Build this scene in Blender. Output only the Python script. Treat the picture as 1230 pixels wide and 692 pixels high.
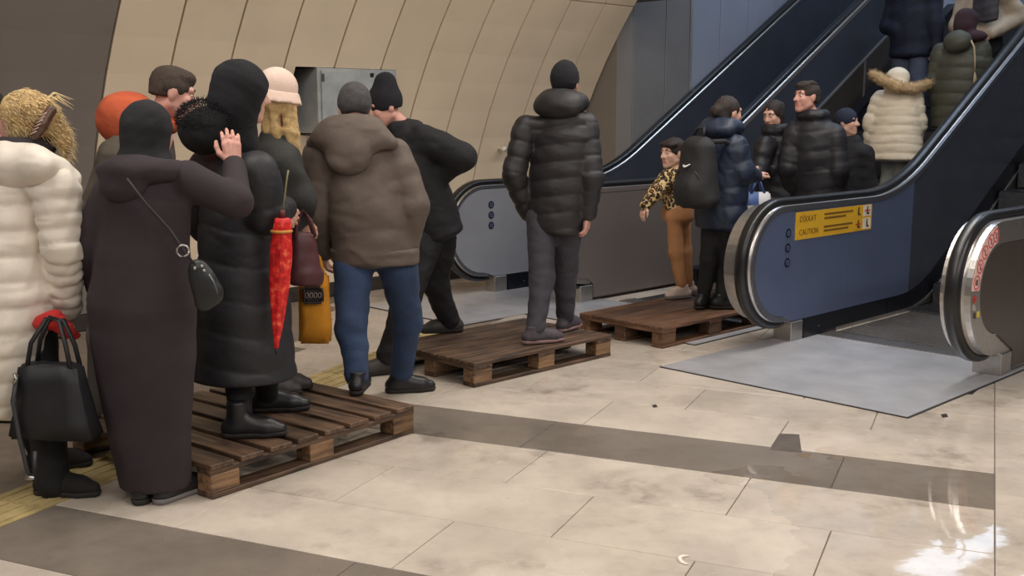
import bpy, bmesh, math, random
import numpy as np
from mathutils import Vector, Matrix

# ------------------------------------------------------------------ scene, camera, light
for o in list(bpy.data.objects): bpy.data.objects.remove(o)
scene = bpy.context.scene
C = scene.collection
random.seed(7); rng = np.random.default_rng(7)
FPX, CX, CY = 1310.0, 615.0, 346.0
PITCH = math.atan(209 / FPX); HC = 1.55
cd = bpy.data.cameras.new('camera'); cam = bpy.data.objects.new('camera', cd); C.objects.link(cam)
cam.location = (0, 0, HC); cam.rotation_euler = (math.pi / 2 - PITCH, 0, 0)
cd.sensor_fit = 'HORIZONTAL'; cd.sensor_width = 36.0; cd.lens = 36.0 * FPX / 1230.0
cd.clip_start = 0.05; cd.clip_end = 200
scene.camera = cam
scene.view_settings.view_transform = 'Standard'; scene.view_settings.look = 'None'
scene.view_settings.gamma = 1.0; scene.view_settings.use_curve_mapping = False
scene.view_settings.exposure = -0.10
world = bpy.data.worlds.new('World'); scene.world = world; world.use_nodes = True
bg = world.node_tree.nodes['Background']; bg.inputs[0].default_value = (0.80, 0.84, 0.95, 1); bg.inputs[1].default_value = 0.22

# ------------------------------------------------------------------ frames
YE = math.radians(45.7)
E1 = np.array([math.sin(YE), math.cos(YE), 0.0]); E2 = np.array([-math.cos(YE), math.sin(YE), 0.0])
ROTE = math.atan2(E1[1], E1[0])
YB = math.radians(23.6); ROTB = -YB
UP = np.array([0, 0, 1.0])
_c, _s = math.cos(PITCH), math.sin(PITCH)
def P(px, py, Y):
    a = (px - CX) / FPX; b = -(py - CY) / FPX
    r = np.array([a, _c + _s * b, -_s + _c * b])
    return np.array([0, 0, HC]) + r * (Y / r[1])
def WE(a, b, z=0.0): return E1 * a + E2 * b + np.array([0, 0, z])
def nrm(v):
    v = np.asarray(v, float); return v / (np.linalg.norm(v) + 1e-12)
def lerp(a, b, t): return np.asarray(a) * (1 - t) + np.asarray(b) * t

def area(name, loc, sx, sy, power, col, rot=(0, 0, 0)):
    l = bpy.data.lights.new(name, 'AREA'); l.shape = 'RECTANGLE'; l.size = sx; l.size_y = sy
    l.energy = power; l.color = col
    o = bpy.data.objects.new(name, l); C.objects.link(o); o.location = loc; o.rotation_euler = rot
    return o
# luminaires under the hall ceiling (the mesh fixtures are built below at the same spots)
HALL_LAMPS = [(-1.5, 4.2), (-1.5, 0.6), (1.6, 4.0), (1.6, 0.4), (4.7, 3.8), (4.7, 0.2), (7.0, 3.6), (-1.5, -2.8), (1.6, -2.8), (4.7, -2.8)]  # last three: unseen row on the camera side, added to brighten the wall
for a, b in HALL_LAMPS:
    area('ceiling_lamp_light', WE(a, b, 3.98), 2.2, 0.55, 52 if b > -1 else 72, (1.0, 0.95, 0.89), (0, 0, ROTE))
# unseen cool lamps, far ones added where the wet floor mirrors them
ADDED_COOL_LAMPS = [(10.3, 5.0, 6.3), (10.3, 2.4, 6.3), (15.3, 6.3, 4.75), (15.3, 4.9, 4.75), (15.3, 3.3, 4.75), (18.4, 5.6, 4.75)]
for a, b, zl in ADDED_COOL_LAMPS:
    area('added_cool_light', WE(a, b, zl), 2.6, 0.7, 70 if a < 12 else 9, (0.62, 0.78, 1.0), (0, 0, ROTE))

# ------------------------------------------------------------------ materials
def s2l(c):
    return tuple(((v / 255.0) / 12.92 if v / 255.0 <= 0.04045 else ((v / 255.0 + 0.055) / 1.055) ** 2.4) for v in c)
MATS = {}
def mat(name, rgb, rough=0.8, metal=0.0, var=0.12, scale=12.0, bump=0.0, bscale=60.0, spec=0.5, sheen=0.0, rnd=0.0, fold=0.0, fscale=5.5):
    """procedural material: noise-varied colour, optional bump"""
    if name in MATS: return MATS[name]
    m = bpy.data.materials.new(name); m.use_nodes = True; MATS[name] = m
    nt = m.node_tree; n = nt.nodes; L = nt.links; b = n['Principled BSDF']
    col = s2l(rgb)
    geo = n.new('ShaderNodeNewGeometry')
    nz = n.new('ShaderNodeTexNoise'); nz.inputs['Scale'].default_value = scale; nz.inputs['Detail'].default_value = 4
    L.new(geo.outputs['Position'], nz.inputs['Vector'])
    mr = n.new('ShaderNodeMapRange'); mr.inputs[1].default_value = 0.3; mr.inputs[2].default_value = 0.7
    mr.inputs[3].default_value = 1 - var; mr.inputs[4].default_value = 1 + var
    L.new(nz.outputs['Fac'], mr.inputs[0])
    mx = n.new('ShaderNodeMix'); mx.data_type = 'RGBA'; mx.blend_type = 'MULTIPLY'; mx.inputs[0].default_value = 1
    mx.inputs[6].default_value = (*col, 1)
    last = mr.outputs[0]
    if rnd > 0:
        oi = n.new('ShaderNodeObjectInfo'); m2 = n.new('ShaderNodeMapRange'); m2.inputs[3].default_value = 1 - rnd; m2.inputs[4].default_value = 1 + rnd
        L.new(oi.outputs['Random'], m2.inputs[0]); mm = n.new('ShaderNodeMath'); mm.operation = 'MULTIPLY'
        L.new(last, mm.inputs[0]); L.new(m2.outputs[0], mm.inputs[1]); last = mm.outputs[0]
    L.new(last, mx.inputs[7]); L.new(mx.outputs[2], b.inputs['Base Color'])
    b.inputs['Roughness'].default_value = rough; b.inputs['Metallic'].default_value = metal
    b.inputs['Specular IOR Level'].default_value = spec
    if sheen: b.inputs['Sheen Weight'].default_value = sheen
    if bump:
        n2 = n.new('ShaderNodeTexNoise'); n2.inputs['Scale'].default_value = bscale; n2.inputs['Detail'].default_value = 3
        L.new(geo.outputs['Position'], n2.inputs['Vector'])
        bp = n.new('ShaderNodeBump'); bp.inputs['Strength'].default_value = bump; bp.inputs['Distance'].default_value = 0.01
        L.new(n2.outputs['Fac'], bp.inputs['Height']); L.new(bp.outputs['Normal'], b.inputs['Normal'])
    if fold:
        n3 = n.new('ShaderNodeTexNoise'); n3.inputs['Scale'].default_value = fscale; n3.inputs['Detail'].default_value = 0.6; n3.inputs['Distortion'].default_value = 0.7
        mp = n.new('ShaderNodeMapping'); mp.inputs['Scale'].default_value = (1, 1, 1.8); L.new(geo.outputs['Position'], mp.inputs['Vector']); L.new(mp.outputs[0], n3.inputs['Vector'])
        b3 = n.new('ShaderNodeBump'); b3.inputs['Strength'].default_value = fold; b3.inputs['Distance'].default_value = 0.05
        L.new(n3.outputs['Fac'], b3.inputs['Height'])
        if bump: L.new(b3.outputs['Normal'], bp.inputs['Normal'])
        else: L.new(b3.outputs['Normal'], b.inputs['Normal'])
    return m

def floor_mat(name, rgb, stain, wetk):
    """worn stone slab: cloudy colour, dark stains, wet film on parts of it"""
    m = bpy.data.materials.new(name); m.use_nodes = True; MATS[name] = m
    nt = m.node_tree; n = nt.nodes; L = nt.links; b = n['Principled BSDF']
    geo = n.new('ShaderNodeNewGeometry')
    def noise(sc, det=5, ro=0.55):
        z = n.new('ShaderNodeTexNoise'); z.inputs['Scale'].default_value = sc; z.inputs['Detail'].default_value = det
        z.inputs['Roughness'].default_value = ro; L.new(geo.outputs['Position'], z.inputs['Vector']); return z.outputs['Fac']
    def rng_(src, a, bb, c, d):
        r = n.new('ShaderNodeMapRange'); r.interpolation_type = 'SMOOTHSTEP'
        for i, v in zip((1, 2, 3, 4), (a, bb, c, d)): r.inputs[i].default_value = v
        L.new(src, r.inputs[0]); return r.outputs[0]
    def mul(a, bb):
        k = n.new('ShaderNodeMath'); k.operation = 'MULTIPLY'; L.new(a, k.inputs[0]); L.new(bb, k.inputs[1]); return k.outputs[0]
    oi = n.new('ShaderNodeObjectInfo')
    v = mul(rng_(noise(2.2, 6), 0.3, 0.7, 0.86, 1.10), rng_(oi.outputs['Random'], 0, 1, 0.94, 1.05))
    v = mul(v, rng_(noise(14, 5), 0.25, 0.6, 0.93, 1.03))
    mx = n.new('ShaderNodeMix'); mx.data_type = 'RGBA'; mx.blend_type = 'MULTIPLY'; mx.inputs[0].default_value = 1
    mx.inputs[6].default_value = (*s2l(rgb), 1); L.new(v, mx.inputs[7])
    st = mul(rng_(noise(1.3, 7, 0.65), 0.50, 0.68, 0, 1), rng_(noise(6, 6, 0.7), 0.40, 0.60, 0.15, 1))
    m2 = n.new('ShaderNodeMix'); m2.data_type = 'RGBA'; m2.inputs[7].default_value = (*s2l(stain), 1)
    f = n.new('ShaderNodeMath'); f.operation = 'MULTIPLY'; f.inputs[1].default_value = 0.55; L.new(st, f.inputs[0])
    L.new(f.outputs[0], m2.inputs[0]); L.new(mx.outputs[2], m2.inputs[6]); L.new(m2.outputs[2], b.inputs['Base Color'])
    # standing water spilled in front of the empty escalator
    dv = n.new('ShaderNodeVectorMath'); dv.operation = 'DISTANCE'; dv.inputs[1].default_value = (1.75, 3.75, 0.0)
    L.new(geo.outputs['Position'], dv.inputs[0])
    pn = n.new('ShaderNodeMath'); pn.operation = 'MULTIPLY_ADD'; pn.inputs[1].default_value = -3.4; L.new(noise(1.9, 4, 0.5), pn.inputs[0]); L.new(dv.outputs['Value'], pn.inputs[2])
    pud = rng_(pn.outputs[0], -0.86, -0.78, 1, 0)
    wet0 = rng_(noise(0.75, 4, 0.5), 0.44, 0.58, 0, 1)
    mxw = n.new('ShaderNodeMath'); mxw.operation = 'MAXIMUM'; L.new(wet0, mxw.inputs[0]); L.new(pud, mxw.inputs[1]); wet = mxw.outputs[0]
    ro = n.new('ShaderNodeMapRange'); ro.inputs[3].default_value = 0.42; ro.inputs[4].default_value = 0.42 - wetk
    L.new(wet, ro.inputs[0])
    r2 = n.new('ShaderNodeMapRange'); r2.inputs[3].default_value = 1.0; r2.inputs[4].default_value = 0.25; L.new(pud, r2.inputs[0])
    L.new(mul(ro.outputs[0], r2.outputs[0]), b.inputs['Roughness'])
    bp = n.new('ShaderNodeBump'); bp.inputs['Strength'].default_value = 0.06; bp.inputs['Distance'].default_value = 0.01
    L.new(noise(5, 4), bp.inputs['Height']); L.new(bp.outputs['Normal'], b.inputs['Normal'])
    return m
FLOOR_BEIGE = floor_mat('floor_beige_stone', (196, 184, 170), (108, 95, 84), 0.30)
FLOOR_BAND = floor_mat('floor_taupe_stone', (126, 116, 106), (86, 78, 72), 0.26)

def wood_mat(name, rgb, dark):
    m = bpy.data.materials.new(name); m.use_nodes = True; MATS[name] = m
    nt = m.node_tree; n = nt.nodes; L = nt.links; b = n['Principled BSDF']
    tc = n.new('ShaderNodeTexCoord'); mp = n.new('ShaderNodeMapping'); mp.inputs['Scale'].default_value = (2.5, 26, 26)
    L.new(tc.outputs['Object'], mp.inputs['Vector'])
    oi = n.new('ShaderNodeObjectInfo'); ad = n.new('ShaderNodeVectorMath'); ad.operation = 'ADD'
    L.new(mp.outputs[0], ad.inputs[0]); sc = n.new('ShaderNodeMath'); sc.operation = 'MULTIPLY'; sc.inputs[1].default_value = 40
    L.new(oi.outputs['Random'], sc.inputs[0]); L.new(sc.outputs[0], ad.inputs[1])
    z = n.new('ShaderNodeTexNoise'); z.inputs['Scale'].default_value = 1.6; z.inputs['Detail'].default_value = 6; L.new(ad.outputs[0], z.inputs['Vector'])
    z2 = n.new('ShaderNodeTexNoise'); z2.inputs['Scale'].default_value = 5; z2.inputs['Detail'].default_value = 4
    L.new(tc.outputs['Object'], z2.inputs['Vector'])
    cr = n.new('ShaderNodeValToRGB'); cr.color_ramp.elements[0].position = 0.32; cr.color_ramp.elements[0].color = (*s2l(dark), 1)
    cr.color_ramp.elements[1].position = 0.68; cr.color_ramp.elements[1].color = (*s2l(rgb), 1)
    mixf = n.new('ShaderNodeMath'); mixf.operation = 'ADD'; L.new(z.outputs['Fac'], mixf.inputs[0])
    h = n.new('ShaderNodeMath'); h.operation = 'MULTIPLY_ADD'; h.inputs[1].default_value = 0.5; h.inputs[2].default_value = -0.25
    L.new(z2.outputs['Fac'], h.inputs[0]); L.new(h.outputs[0], mixf.inputs[1]); L.new(mixf.outputs[0], cr.inputs[0])
    m2 = n.new('ShaderNodeMapRange'); m2.inputs[3].default_value = 0.65; m2.inputs[4].default_value = 1.25; L.new(oi.outputs['Random'], m2.inputs[0])
    mx = n.new('ShaderNodeMix'); mx.data_type = 'RGBA'; mx.blend_type = 'MULTIPLY'; mx.inputs[0].default_value = 1
    L.new(cr.outputs[0], mx.inputs[6]); L.new(m2.outputs[0], mx.inputs[7]); L.new(mx.outputs[2], b.inputs['Base Color'])
    b.inputs['Roughness'].default_value = 0.55
    bp = n.new('ShaderNodeBump'); bp.inputs['Strength'].default_value = 0.4; bp.inputs['Distance'].default_value = 0.004
    L.new(z.outputs['Fac'], bp.inputs['Height']); L.new(bp.outputs['Normal'], b.inputs['Normal'])
    return m
WOOD_DARK = wood_mat('wet_pallet_wood', (108, 82, 62), (42, 31, 25))
WOOD_LIGHT = wood_mat('pallet_block_wood', (150, 116, 84), (78, 58, 42))
WOOD_WET = wood_mat('soaked_pallet_wood', (118, 84, 60), (66, 46, 34))

def leopard_mat():
    m = bpy.data.materials.new('leopard_print_cloth'); m.use_nodes = True
    nt = m.node_tree; n = nt.nodes; L = nt.links; b = n['Principled BSDF']
    g = n.new('ShaderNodeNewGeometry'); v = n.new('ShaderNodeTexVoronoi'); v.inputs['Scale'].default_value = 38
    L.new(g.outputs['Position'], v.inputs['Vector'])
    cr = n.new('ShaderNodeValToRGB'); e = cr.color_ramp.elements
    e[0].position = 0.0; e[0].color = (*s2l((176, 128, 70)), 1); e[1].position = 1.0; e[1].color = (*s2l((222, 196, 140)), 1)
    for p_, c_ in ((0.22, (150, 106, 58)), (0.28, (38, 28, 22)), (0.55, (38, 28, 22)), (0.62, (206, 176, 124))):
        k = e.new(p_); k.color = (*s2l(c_), 1)
    L.new(v.outputs['Distance'], cr.inputs[0]); L.new(cr.outputs[0], b.inputs['Base Color']); b.inputs['Roughness'].default_value = 0.9
    return m
def umbrella_mat():
    m = bpy.data.materials.new('red_print_umbrella_cloth'); m.use_nodes = True
    nt = m.node_tree; n = nt.nodes; L = nt.links; b = n['Principled BSDF']
    g = n.new('ShaderNodeNewGeometry'); v = n.new('ShaderNodeTexNoise'); v.inputs['Scale'].default_value = 34; v.inputs['Detail'].default_value = 2
    L.new(g.outputs['Position'], v.inputs['Vector'])
    cr = n.new('ShaderNodeValToRGB'); e = cr.color_ramp.elements
    e[0].position = 0.34; e[0].color = (*s2l((170, 18, 22)), 1); e[1].position = 0.72; e[1].color = (*s2l((236, 120, 84)), 1)
    k = e.new(0.56); k.color = (*s2l((226, 36, 34)), 1)
    L.new(v.outputs['Fac'], cr.inputs[0]); L.new(cr.outputs[0], b.inputs['Base Color']); b.inputs['Roughness'].default_value = 0.5
    return m
LEO = leopard_mat(); UMB = umbrella_mat()

# ------------------------------------------------------------------ object helpers
def link(o, parent=None):
    C.objects.link(o)
    if parent is not None: o.parent = parent
    return o
def setmat(me, m):
    for x in (m if isinstance(m, (list, tuple)) else [m]): me.materials.append(x)
def meshobj(name, verts, faces, m, parent=None, smooth=False):
    me = bpy.data.meshes.new(name); me.from_pydata([tuple(map(float, v)) for v in verts], [], [tuple(map(int, f)) for f in faces])
    setmat(me, m)
    if smooth: me.polygons.foreach_set('use_smooth', np.ones(len(me.polygons), bool))
    me.update()
    return link(bpy.data.objects.new(name, me), parent)
def npmesh(name, V, Q, m, parent=None, origin=None, smooth=True):
    """fast mesh from numpy quads"""
    V = np.asarray(V, np.float32)
    me = bpy.data.meshes.new(name); nq, k = Q.shape
    me.vertices.add(len(V)); me.vertices.foreach_set('co', V.ravel())
    me.loops.add(nq * k); me.loops.foreach_set('vertex_index', Q.ravel().astype(np.int32))
    me.polygons.add(nq); me.polygons.foreach_set('loop_start', np.arange(0, nq * k, k, dtype=np.int32))
    me.polygons.foreach_set('use_smooth', np.full(nq, smooth))
    setmat(me, m); me.update(calc_edges=True)
    return link(bpy.data.objects.new(name, me), parent)
def tag(o, label, cat, group=None, kind=None):
    o['label'] = label; o['category'] = cat
    if group: o['group'] = group
    if kind: o['kind'] = kind
    return o
def struct(o): o['kind'] = 'structure'; return o
def thing(name, label, cat, loc=(0, 0, 0), rz=0.0, group=None):
    o = bpy.data.objects.new(name, None); o.empty_display_size = 0.1; C.objects.link(o)
    o.location = tuple(map(float, loc)); o.rotation_euler = (0, 0, rz); tag(o, label, cat, group); return o
def box_vf(x0, x1, y0, y1, z0, z1):
    v = [(x0, y0, z0), (x1, y0, z0), (x1, y1, z0), (x0, y1, z0), (x0, y0, z1), (x1, y0, z1), (x1, y1, z1), (x0, y1, z1)]
    f = [(0, 3, 2, 1), (4, 5, 6, 7), (0, 1, 5, 4), (1, 2, 6, 5), (2, 3, 7, 6), (3, 0, 4, 7)]
    return v, f
def boxes(name, lst, m, parent=None, bevel=0.0):
    V = []; F = []
    for b in lst:
        v, f = box_vf(*b); F += [tuple(i + len(V) for i in q) for q in f]; V += v
    o = meshobj(name, V, F, m, parent)
    if bevel:
        bm = bmesh.new(); bm.from_mesh(o.data)
        bmesh.ops.bevel(bm, geom=list(bm.edges), offset=bevel, segments=1, affect='EDGES'); bm.to_mesh(o.data); bm.free()
    return o
def prism(name, poly, y0, y1, m, parent=None, bevel=0.0):
    """polygon in local (x,z), extruded along local y"""
    k = len(poly); V = [(x, y0, z) for x, z in poly] + [(x, y1, z) for x, z in poly]
    F = [tuple(range(k)), tuple(range(2 * k - 1, k - 1, -1))] + [(i, i + k, (i + 1) % k + k, (i + 1) % k) for i in range(k)]
    me = bpy.data.meshes.new(name); me.from_pydata(V, [], F); setmat(me, m)
    bm = bmesh.new(); bm.from_mesh(me); bmesh.ops.recalc_face_normals(bm, faces=bm.faces)
    if bevel:
        ed = [e for e in bm.edges if abs(e.verts[0].co.y - e.verts[1].co.y) < 1e-6]
        bmesh.ops.bevel(bm, geom=ed, offset=bevel, segments=2, affect='EDGES')
    bm.to_mesh(me); bm.free(); me.update()
    return link(bpy.data.objects.new(name, me), parent)
def sweep(name, path, prof, m, parent=None, closed_prof=True, frame_y=(0, 1, 0), caps=True, smooth=True):
    """profile (a along frame_y, b along the path normal) swept along a path lying in the local x-z plane"""
    path = [np.asarray(p, float) for p in path]; Y = np.asarray(frame_y, float); V = []; F = []; k = len(prof)
    for i, p in enumerate(path):
        t = nrm(path[min(i + 1, len(path) - 1)] - path[max(i - 1, 0)]); n_ = nrm(np.cross(t, Y))
        for a, b in prof: V.append(p + Y * a + n_ * b)
    for i in range(len(path) - 1):
        for j in range(k):
            F.append((i * k + j, i * k + (j + 1) % k, (i + 1) * k + (j + 1) % k, (i + 1) * k + j))
    if caps: F += [tuple(range(k - 1, -1, -1)), tuple(range((len(path) - 1) * k, len(path) * k))]
    o = meshobj(name, V, F, m, parent, smooth)
    bm = bmesh.new(); bm.from_mesh(o.data); bmesh.ops.recalc_face_normals(bm, faces=bm.faces); bm.to_mesh(o.data); bm.free()
    return o
def tube(name, pts, r, m, parent=None, seg=8):
    """round tube through arbitrary 3-d points (r may be a list)"""
    pts = [np.asarray(p, float) for p in pts]; V = []; F = []; rr = r if isinstance(r, (list, tuple)) else [r] * len(pts)
    ref = np.array([0.3, 0.2, 1.0])
    for i, p in enumerate(pts):
        t = nrm(pts[min(i + 1, len(pts) - 1)] - pts[max(i - 1, 0)])
        if abs(t @ nrm(ref)) > 0.95: ref = np.array([1.0, 0.1, 0.0])
        a = nrm(np.cross(t, ref)); b = np.cross(t, a)
        for j in range(seg):
            w = 2 * math.pi * j / seg; V.append(p + rr[i] * (a * math.cos(w) + b * math.sin(w)))
    for i in range(len(pts) - 1):
        for j in range(seg): F.append((i * seg + j, i * seg + (j + 1) % seg, (i + 1) * seg + (j + 1) % seg, (i + 1) * seg + j))
    F += [tuple(range(seg - 1, -1, -1)), tuple(range((len(pts) - 1) * seg, len(pts) * seg))]
    return meshobj(name, V, F, m, parent, True)
def text(name, s, size, M4, m, parent=None, depth=0.0006, align='LEFT'):
    cu = bpy.data.curves.new(name, 'FONT'); cu.body = s; cu.size = size; cu.align_x = align; cu.extrude = depth
    o = bpy.data.objects.new(name, cu); C.objects.link(o)
    dg = bpy.context.evaluated_depsgraph_get(); me = bpy.data.meshes.new_from_object(o.evaluated_get(dg))
    bpy.data.objects.remove(o); me.materials.clear(); me.materials.append(m)
    me.transform(M4); q = bpy.data.objects.new(name, me); return link(q, parent)
# ------------------------------------------------------------------ setting: floor
M_GROUT = mat('dark_grout', (128, 114, 100), 0.9)
floor = struct(link(bpy.data.objects.new('floor', bpy.data.meshes.new('floor'))))
floor.rotation_euler = (0, 0, ROTB)
v, f = box_vf(-14, 20, -6, 22, -0.2, -0.007)
floor.data.from_pydata(v, [], f); floor.data.materials.append(M_GROUT)
ROW = 0.483; B0 = 2.62; TL = 0.945; G = 0.0022
tile_cache = {}
def tile_mesh(w, d, m):
    key = (round(w, 3), round(d, 3), m.name)
    if key not in tile_cache:
        me = bpy.data.meshes.new('floor_tile'); v, f = box_vf(-w / 2, w / 2, -d / 2, d / 2, -0.0069, 0)
        me.from_pydata(v, [], f); me.materials.append(m)
        bm = bmesh.new(); bm.from_mesh(me)
        bmesh.ops.bevel(bm, geom=[e for e in bm.edges if e.verts[0].co.z > -0.001 and e.verts[1].co.z > -0.001], offset=0.0018, segments=1, affect='EDGES')
        bm.to_mesh(me); bm.free(); tile_cache[key] = me
    return tile_cache[key]
def tile(x0, x1, y0, y1, m):
    if x1 - x0 < 0.03: return
    w, d = x1 - x0 - 2 * G, y1 - y0 - 2 * G
    o = link(bpy.data.objects.new('floor_tile', tile_mesh(w, d, m)), floor)
    o.location = ((x0 + x1) / 2, (y0 + y1) / 2, 0)
STRIP = (-3.66, -3.36)
def tile_row(y0, y1, xs, m, xl, xr):
    cuts = sorted([x for x in xs if xl < x < xr] + [xl, xr])
    for a, b in zip(cuts[:-1], cuts[1:]): tile(a, b, y0, y1, m)
for r in range(-3, 18):
    y0 = B0 + r * ROW; y1 = y0 + ROW
    band = (r % 4 == 0) and r in (0, 4)
    off = -1.81 if (r % 2 == 1) else -1.41
    if r == 3: off = -1.81
    xs = [off + TL * k for k in range(-6, 8)]
    lo = -0.9 - 0.42 * y0 - 0.9; hi = 0.45 * y0 + 1.6 - 0.34 * y0
    lo = max(lo, -6.6); hi = 1.9
    if band:
        xs = [-1.95 + 1.42 * k for k in range(-4, 4)]
    for a, b in ((lo, STRIP[0] - 0.0), (STRIP[1], 0.10)):
        if b > a: tile_row(y0, y1, [x for x in xs if x < -0.1], FLOOR_BAND if band else FLOOR_BEIGE, a, b)
    tile_row(y0 + 0.21, y1 + 0.21, [0.10 + TL * k for k in range(0, 4)], FLOOR_BEIGE, 0.10, hi)
# darker repair piece let into the floor above the band, and chipped spots by the landing plate
M_PATCH = mat('dark_repair_stone', (96, 86, 78), 0.4, var=0.2)
def flat_piece(name, pix, m, h=0.0012):
    pts = []
    Rm = np.array([[math.cos(-ROTB), -math.sin(-ROTB)], [math.sin(-ROTB), math.cos(-ROTB)]])
    for x, y in pix:
        a = (x - CX) / FPX; b = -(y - CY) / FPX; r = np.array([a, _c + _s * b, -_s + _c * b]); p = r * (-HC / r[2]); pts.append(Rm @ p[:2])
    k = len(pts); V = [(p[0], p[1], 0.0001) for p in pts] + [(p[0], p[1], h) for p in pts]
    o = meshobj(name, V, [tuple(range(k)), tuple(range(2 * k - 1, k - 1, -1))] + [(i, i + k, (i + 1) % k + k, (i + 1) % k) for i in range(k)], m, floor)
    bm = bmesh.new(); bm.from_mesh(o.data); bmesh.ops.recalc_face_normals(bm, faces=bm.faces); bm.to_mesh(o.data); bm.free()
flat_piece('floor_patch', [(925, 540), (936, 521), (960, 522), (963, 544)], M_PATCH)
flat_piece('chipped_spot', [(1152, 473), (1163, 468), (1175, 468), (1168, 474)], mat('dark_hole', (40, 34, 30), 0.9))
flat_piece('chipped_spot', [(1130, 498), (1137, 497), (1139, 501), (1132, 502)], MATS['dark_hole'])
flat_piece('chipped_spot', [(783, 487), (788, 486), (790, 489), (785, 490)], MATS['dark_hole'])
# tactile strip of ribbed yellow tiles
M_TACT = mat('yellow_tactile_rubber', (180, 160, 112), 0.7, var=0.25, scale=9)
tv = []; tf = []
for bx_ in [(-0.148, 0.148, -0.148, 0.148, -0.0069, 0.001)] + [(-0.135 + k * 0.072, -0.135 + k * 0.072 + 0.036, -0.14, 0.14, 0.001, 0.006) for k in range(4)]:
    v, f = box_vf(*bx_); tf += [tuple(i + len(tv) for i in q) for q in f]; tv += v
tme = bpy.data.meshes.new('tactile_tile'); tme.from_pydata(tv, [], tf); tme.materials.append(M_TACT)
for k in range(16):
    o = link(bpy.data.objects.new('tactile_tile', tme), floor); o.location = ((STRIP[0] + STRIP[1]) / 2, 2.30 + k * 0.3, 0)

# ------------------------------------------------------------------ setting: vaulted wall on the left
def vy(z): return 7.75 + 0.02 * z - 0.15 * z * z
M_BEIGE = mat('beige_enamel_panel', (240, 220, 192), 0.45, var=0.05, scale=2.0, rnd=0.03)
M_GREYP = mat('dark_grey_enamel_panel', (134, 125, 118), 0.5, var=0.06, scale=2.0, rnd=0.02)
M_JOINT = mat('dark_joint_backing', (62, 52, 44), 0.9)
def vault_mesh(name, a0, a1, z0, z1, off, th, m, parent, n=10):
    V = []; F = []
    for i in range(n + 1):
        z = z0 + (z1 - z0) * i / n; s = 0.3 * z - 0.02; nn = np.array([1.0, s]); nn /= np.linalg.norm(nn)
        for o_ in (off, off + th):
            for a in (a0, a1): V.append((a, vy(z) + nn[0] * o_, z + nn[1] * o_))
    for i in range(n):
        b = i * 4; t = b + 4
        F += [(b, b + 1, t + 1, t), (b + 3, b + 2, t + 2, t + 3), (b + 2, b, t, t + 2), (b + 1, b + 3, t + 3, t + 1)]
    F += [(0, 2, 3, 1), (n * 4, n * 4 + 1, n * 4 + 3, n * 4 + 2)]
    o = meshobj(name, V, F, m, parent)
    return o
HOLE = (4.74, 5.712, 1.385, 1.918)
wall_left = struct(link(bpy.data.objects.new('wall_left', bpy.data.meshes.new('wall_left'))))
wall_left.rotation_euler = (0, 0, ROTE)
wv = []; wf = []
def shell(a0, a1, z0, z1, n=12):
    for i in range(n):
        za = z0 + (z1 - z0) * i / n; zb = z0 + (z1 - z0) * (i + 1) / n; k = len(wv)
        wv.extend([(a0, vy(za) + 0.03, za), (a1, vy(za) + 0.03, za), (a1, vy(zb) + 0.03, zb), (a0, vy(zb) + 0.03, zb)]); wf.append((k, k + 1, k + 2, k + 3))
shell(-7, HOLE[0], 0, 4.1); shell(HOLE[1], 8.26, 0, 4.1); shell(HOLE[0], HOLE[1], 0, HOLE[2]); shell(HOLE[0], HOLE[1], HOLE[3], 4.1)
wall_left.data.from_pydata(wv, [], wf); wall_left.data.materials.append(M_JOINT)
SEAM0 = 3.27; PW = 0.4565; JG = 0.008
ZB = 0.12; ZR = 2.56
cols = [(SEAM0 + PW * k, SEAM0 + PW * (k + 1), M_BEIGE) for k in range(11)]
cols[-1] = (cols[-1][0], 8.25, M_BEIGE)
cols += [(SEAM0 - 1.15 * (k + 1), SEAM0 - 1.15 * k, M_GREYP) for k in range(8)]
for a0, a1, m in cols:
    vault_mesh('wall_panel', a0 + JG, a1 - JG, ZR + 0.01, 4.1, -0.02, 0.03, m, wall_left)
    if m is M_BEIGE and a1 > HOLE[0] and a0 < HOLE[1]:
        vault_mesh('wall_panel', a0 + JG, a1 - JG, ZB, HOLE[2], -0.02, 0.03, m, wall_left)
        vault_mesh('wall_panel', a0 + JG, a1 - JG, HOLE[3], ZR, -0.02, 0.03, m, wall_left)
        if a0 < HOLE[0] - 0.02: vault_mesh('wall_panel', a0 + JG, HOLE[0], HOLE[2], HOLE[3], -0.02, 0.03, m, wall_left)
        if a1 > HOLE[1] + 0.02: vault_mesh('wall_panel', HOLE[1], a1 - JG, HOLE[2], HOLE[3], -0.02, 0.03, m, wall_left)
    else:
        vault_mesh('wall_panel', a0 + JG, a1 - JG, ZB, ZR, -0.02, 0.03, m, wall_left)
bb = boxes('baseboard_left', [(-7, 8.25, 7.715, 7.74, 0.001, 0.115)], mat('dark_base_trim', (58, 52, 48), 0.6)); bb.rotation_euler = (0, 0, ROTE); struct(bb)
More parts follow.
